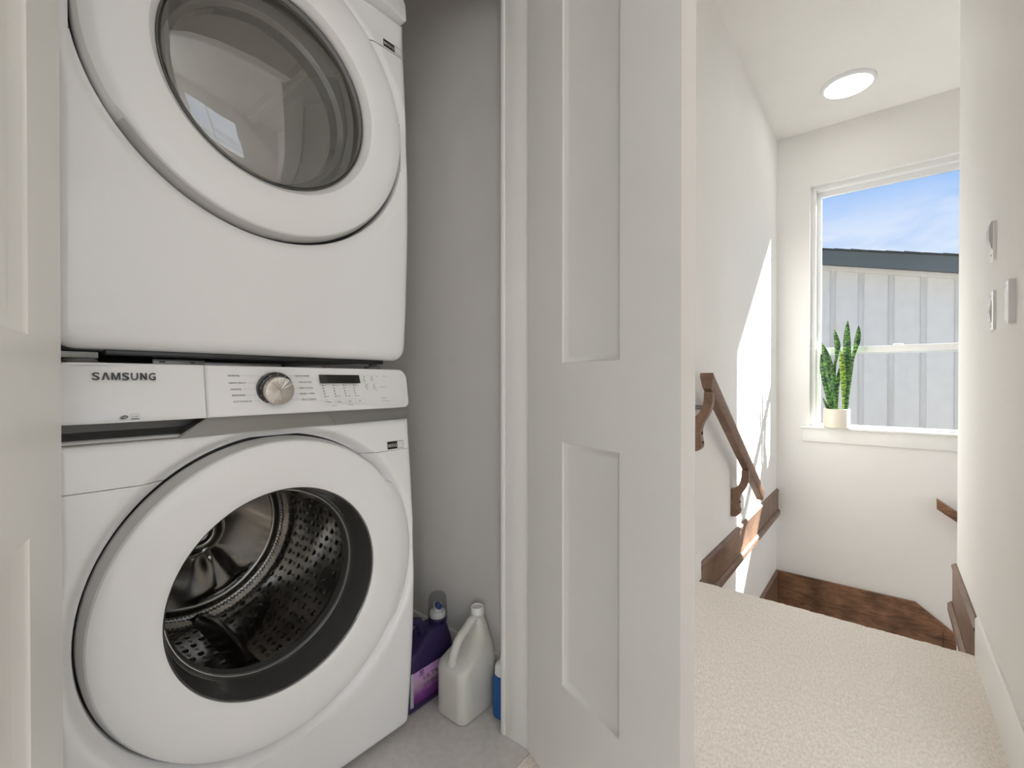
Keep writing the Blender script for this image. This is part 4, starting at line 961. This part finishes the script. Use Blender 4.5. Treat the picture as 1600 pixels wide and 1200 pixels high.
b = BM(); lathe_z(b, sx, sy, [(PRr-0.006, sz+PH-0.028), (0.03, sz+PH-0.024), (0.002, sz+PH-0.022)], 30, cap0=False)
finish('soil', b, add_noise(mat('potting_soil', (0.06, 0.04, 0.03), 0.9), 120, (0.03, 0.02, 0.015), (0.12, 0.09, 0.06), bump=0.8), plant)
# base offset (x, y), tip (x, y offset, height), max width, twist, bow
zt0 = sz+PH-0.025
# each leaf: (x, height, width) down from the tip, in pot-centred units of 4 mm / 4.85 mm; depth offset; twist
LV = [([(-23.5,-61,1),(-19,-48,9),(-15,-30,13),(-10,-5,13),(-5,20,10),(-3,48,7)], -0.005, 0.25, 0),
      ([(-25,-44,1),(-23,-32,7),(-21,-16,10),(-17,5,10),(-12,28,8),(-9,48,6)], 0.020, 0.5, 0),
      ([(-10,-40,1),(-8,-28,4),(-7,-10,7),(-6,15,8),(-5,32,7),(-5,48,6)], -0.020, -0.3, 0),
      ([(-4,-82,1),(-2,-72,6),(0.5,-60,9),(1,-50,8),(-1,-36,4.5),(-4,-20,5),(-5,15,6),(-5,48,6)], 0.028, -0.2, 0),
      ([(16.5,-94,1),(15.5,-78,8),(15.5,-60,11),(16,-35,12),(15.5,-5,11),(13.5,20,8),(12.5,48,6)], 0.004, 0.10, 0),
      ([(33,-85,1),(32.5,-74,7),(30.5,-60,9),(27.5,-48,6),(24,-34,5),(21,-15,7),(18,15,6),(14.5,48,5)], 0.012, 0.25, 0),
      ([(6.5,-47,1),(8,-38,6),(9.5,-24,9),(11,-6,8.5),(11.5,12,6.5),(11,30,3),(11,48,3)], -0.032, 0.0, 1),
      ([(4.5,-22,1),(4,-8,6),(2,8,7.5),(0.5,25,7),(-1,48,6)], -0.012, 0.3, 0),
      ([(-4,4,1),(-3,14,4),(-3,30,5),(-3,48,5)], -0.030, -0.4, 0),
      ([(-21,26,1),(-18,32,3.5),(-15,40,4),(-12,48,3)], -0.020, 0.6, 0),
      ([(19,33,0.6),(17,38,2),(15.5,43,3),(14,48,3)], -0.010, -0.2, 0),
      ([(-9,22,1),(-9,30,4),(-8,40,5),(-7,48,4)], -0.035, 0.4, 0)]
M_leaf2 = M_leaf.copy(); M_leaf2.name = 'snake_plant_yellow_leaf'  # brighter, yellower copy of the leaf colours
for e_, c_ in zip([n_ for n_ in M_leaf2.node_tree.nodes if n_.type == 'VALTORGB'][0].color_ramp.elements, ((0.05, 0.13, 0.02, 1), (0.22, 0.36, 0.04, 1), (0.40, 0.55, 0.07, 1))): e_.color = c_
M_leafs = (M_leaf, M_leaf2)
for pts_, dy, tw, mi in LV:
    P_ = [(p*0.004, -q*0.00485+0.95, w*0.0042) for p, q, w in pts_]; Q = []
    for i in range(len(P_)-1):
        p0, p1, p2, p3 = P_[max(i-1, 0)], P_[i], P_[i+1], P_[min(i+2, len(P_)-1)]
        for k in range(5):
            u = k/5; Q.append([0.5*((2*p1[c])+(p2[c]-p0[c])*u+(2*p0[c]-5*p1[c]+4*p2[c]-p3[c])*u*u+(3*p1[c]-p0[c]-3*p2[c]+p3[c])*u**3) for c in (0, 1, 2)])
    Q.append(list(P_[-1])); b = BM(); lp = []; n_ = len(Q)
    for i, (xx, zz, w) in enumerate(Q):
        w = max(w, 0.0012); t_ = 1-i/(n_-1)
        cx = sx+xx+0.0; cy = sy+dy*(0.5+0.8*t_)+0.006*math.sin(t_*3+dy*90); a = tw+0.35*math.sin(t_*2.2+xx*30)
        cs, sn = math.cos(a), math.sin(a); th = 0.0036*(1-0.7*t_); w /= max(cs, 0.6)
        sec = []
        for q_, vv in ((-1, 0), (-0.55, 1), (0, 1), (0.55, 1), (1, 0), (0.55, -1), (0, -1), (-0.55, -1)):
            u = q_*w/2; v = q_*q_*w*0.20 + vv*th/2
            sec.append((cx+u*cs-v*sn, cy+u*sn+v*cs, max(zz, zt0)))
        lp.append(sec)
    loft(b, lp, True, True); finish('leaf', b, M_leafs[mi], plant, sharp=1.5)

# ================================================================== CEILING LAMPS
def disc_lamp(x, y, z, r, label, power):
    t = thing('ceiling_lamp', label, 'ceiling lamp', (x, y, z))
    b = BM(); lathe_z(b, x, y, [(r, z), (r, z-0.014), (r-0.004, z-0.020), (r-0.010, z-0.022), (r-0.018, z-0.0215), (r-0.019, z-0.018)], 64, cap0=True, cap1=False)
    finish('lamp_frame', b, M_plast, t)
    b = BM(); lathe_z(b, x, y, [(r-0.019, z-0.019), (r-0.03, z-0.0205), (0.02, z-0.0215)], 64, cap0=False, cap1=True)
    finish('diffuser', b, emis('lit_diffuser', (1.0, 0.985, 0.95), power/(PI*PI*r*r)), t)
disc_lamp(-0.207, 3.745, ZC, 0.150, 'lit round white disc lamp on the ceiling above the stairs', LAMP_W)

# ================================================================== SWITCHES ON THE RIGHT WALL
def wall_plate(t, yc, z0, z1, w, th, m=M_plast):
    b = BM(); plate(b, yc-w/2, yc+w/2, z0, z1, (0.003,)*4, 0.002, lambda u, v, d: (XR-th+d, u, v), th, steps=2, ke=3, kc=3, capback=True); return finish('cover_plate', b, m, t)
t = thing('light_switch', 'white rocker light switch on the right wall, lowest of the three fittings by the corner', 'light switch', (XR, 2.005, 1.10))
wall_plate(t, 2.005, 1.103, 1.222, 0.074, 0.007)
b = BM(); box(b, XR-0.0075, XR-0.0068, 1.987, 2.023, 1.129, 1.196); finish('rocker_frame', b, mat('switch_shadow_gap', (0.45, 0.44, 0.42), 0.5), t)
b = BM(); prism(b, [(XR-0.007, 1.131), (XR-0.0085, 1.131), (XR-0.0125, 1.162), (XR-0.0080, 1.194), (XR-0.007, 1.194)], 1, 1.989, 2.021); finish('rocker', b, M_plast, t)
for z in (1.117, 1.209):
    b = BM(); tube(b, [(XR-0.007, 2.005, z), (XR-0.0078, 2.005, z)], 0.003, 12); finish('screw', b, M_plast, t)
t = thing('wall_control', 'slim white rectangular control on the right wall nearest to the camera', 'wall control', (XR, 1.72, 1.09))
b = BM(); plate(b, 1.695, 1.745, 1.096, 1.211, (0.004,)*4, 0.003, lambda u, v, d: (XR-0.014+d, u, v), 0.014, steps=3, ke=3, kc=3, capback=True); o_ = finish('housing', b, M_plast, t)
b = BM(); quad = [(XR-0.0143, 1.703, 1.108), (XR-0.0143, 1.737, 1.108), (XR-0.0143, 1.737, 1.180), (XR-0.0143, 1.703, 1.180)]; add(b, quad, [(0, 1, 2, 3)]); finish('touch_panel', b, M_trim, t)
b = BM(); tube(b, [(XR-0.0138, 1.720, 1.195), (XR-0.0146, 1.720, 1.195)], 0.0025, 10); finish('indicator', b, M_side, t)
t = thing('wall_remote', 'white remote in a wall cradle, highest of the fittings on the right wall', 'remote', (XR, 1.99, 1.31))
b = BM(); plate(b, 1.966, 2.014, 1.312, 1.432, (0.006,)*4, 0.003, lambda u, v, d: (XR-0.008+d, u, v), 0.008, steps=3, ke=3, kc=3, capback=True); finish('cradle', b, M_plast, t)
b = BM(); prism(b, [(XR-0.008, 1.345), (XR-0.011, 1.350), (XR-0.014, 1.366), (XR-0.016, 1.372), (XR-0.0165, 1.405), (XR-0.014, 1.422), (XR-0.010, 1.430), (XR-0.008, 1.430)], 1, 1.970, 2.010); finish('remote_body', b, mat('pale_grey_plastic', (0.60, 0.60, 0.59), 0.25), t)
b = BM(); tube(b, [(XR-0.0078, 1.99, 1.330), (XR-0.0088, 1.99, 1.330)], 0.0030, 10); finish('cradle_screw', b, M_ink, t)

# ================================================================== OUTSIDE: NEIGHBOURING HOUSE, GROUND
NY = 10.0
nh = thing('neighbouring_house', 'neighbouring house with pale board-and-batten siding and dark sloping roof edge outside the window', 'house', (0, NY, -3))
M_side_w = add_noise(mat('painted_siding', (0.78, 0.79, 0.80), 0.6), 6, (0.59, 0.555, 0.505), (0.62, 0.585, 0.535))
M_batt = add_noise(mat('painted_batten', (0.74, 0.74, 0.74), 0.6), 10, (0.47, 0.445, 0.405), (0.54, 0.515, 0.475), stretch=(1, 1, 0.2))
zr = lambda x: 3.062-0.237*(x+0.937)      # top of the wall along the rake
x0, x1 = -4.4, 7.0
b = BM(); prism(b, [(x0, -3), (x1, -3), (x1, zr(x1)), (x0, zr(x0))], 1, NY, NY+6); finish('wall', b, M_side_w, nh)
x = -0.757-0.403*9
while x < x1-0.1:
    b = BM(); prism(b, [(x-0.033, -3), (x+0.033, -3), (x+0.033, zr(x+0.033)), (x-0.033, zr(x-0.033))], 1, NY-0.022, NY); finish('batten', b, M_batt, nh); x += 0.403
b = BM(); prism(b, [(x0, zr(x0)-0.09), (x1, zr(x1)-0.09), (x1, zr(x1)), (x0, zr(x0))], 1, NY-0.03, NY); finish('frieze_board', b, M_side_w, nh)
M_fas = mat('dark_green_grey_fascia', (0.080, 0.095, 0.092), 0.5)
rf = lambda x: zr(x)-0.036
b = BM(); prism(b, [(x0-.3, rf(x0-.3)), (x1+.3, rf(x1+.3)), (x1+.3, rf(x1+.3)+0.25), (x0-.3, rf(x0-.3)+0.25)], 1, NY-0.30, NY-0.27); finish('fascia', b, M_fas, nh)
b = BM(); prism(b, [(x0-.3, rf(x0-.3)+0.05), (x1+.3, rf(x1+.3)+0.05), (x1+.3, rf(x1+.3)+0.08), (x0-.3, rf(x0-.3)+0.08)], 1, NY-0.27, NY+6.3); finish('soffit', b, M_side_w, nh)
b = BM(); prism(b, [(x0-.3, rf(x0-.3)+0.25), (x1+.3, rf(x1+.3)+0.25), (x1+.3, rf(x1+.3)+0.27), (x0-.3, rf(x0-.3)+0.27)], 1, NY-0.33, NY+6.3); roof = finish('roof', b, mat('dark_shingle', (0.045, 0.047, 0.05), 0.85), nh)
sx_ = x0
k = 0
while sx_ < x1:
    b = BM(); h = 0.010+0.004*(k % 3); prism(b, [(sx_, rf(sx_)+0.27), (sx_+0.225, rf(sx_+0.225)+0.27), (sx_+0.225, rf(sx_+0.225)+0.27+h*0.4), (sx_, rf(sx_)+0.27+h)], 1, NY-0.345, NY+0.6); finish('shingle', b, M_fas, roof); sx_ += 0.23; k += 1
b = BM(); box(b, -25, 30, YF+0.15, 40, -3.2, -3.0); S('ground', b, add_noise(mat('pale_gravel', (0.2, 0.2, 0.18), 0.9), 2, (0.26, 0.25, 0.22), (0.32, 0.31, 0.28), bump=0.3, bscale=30))
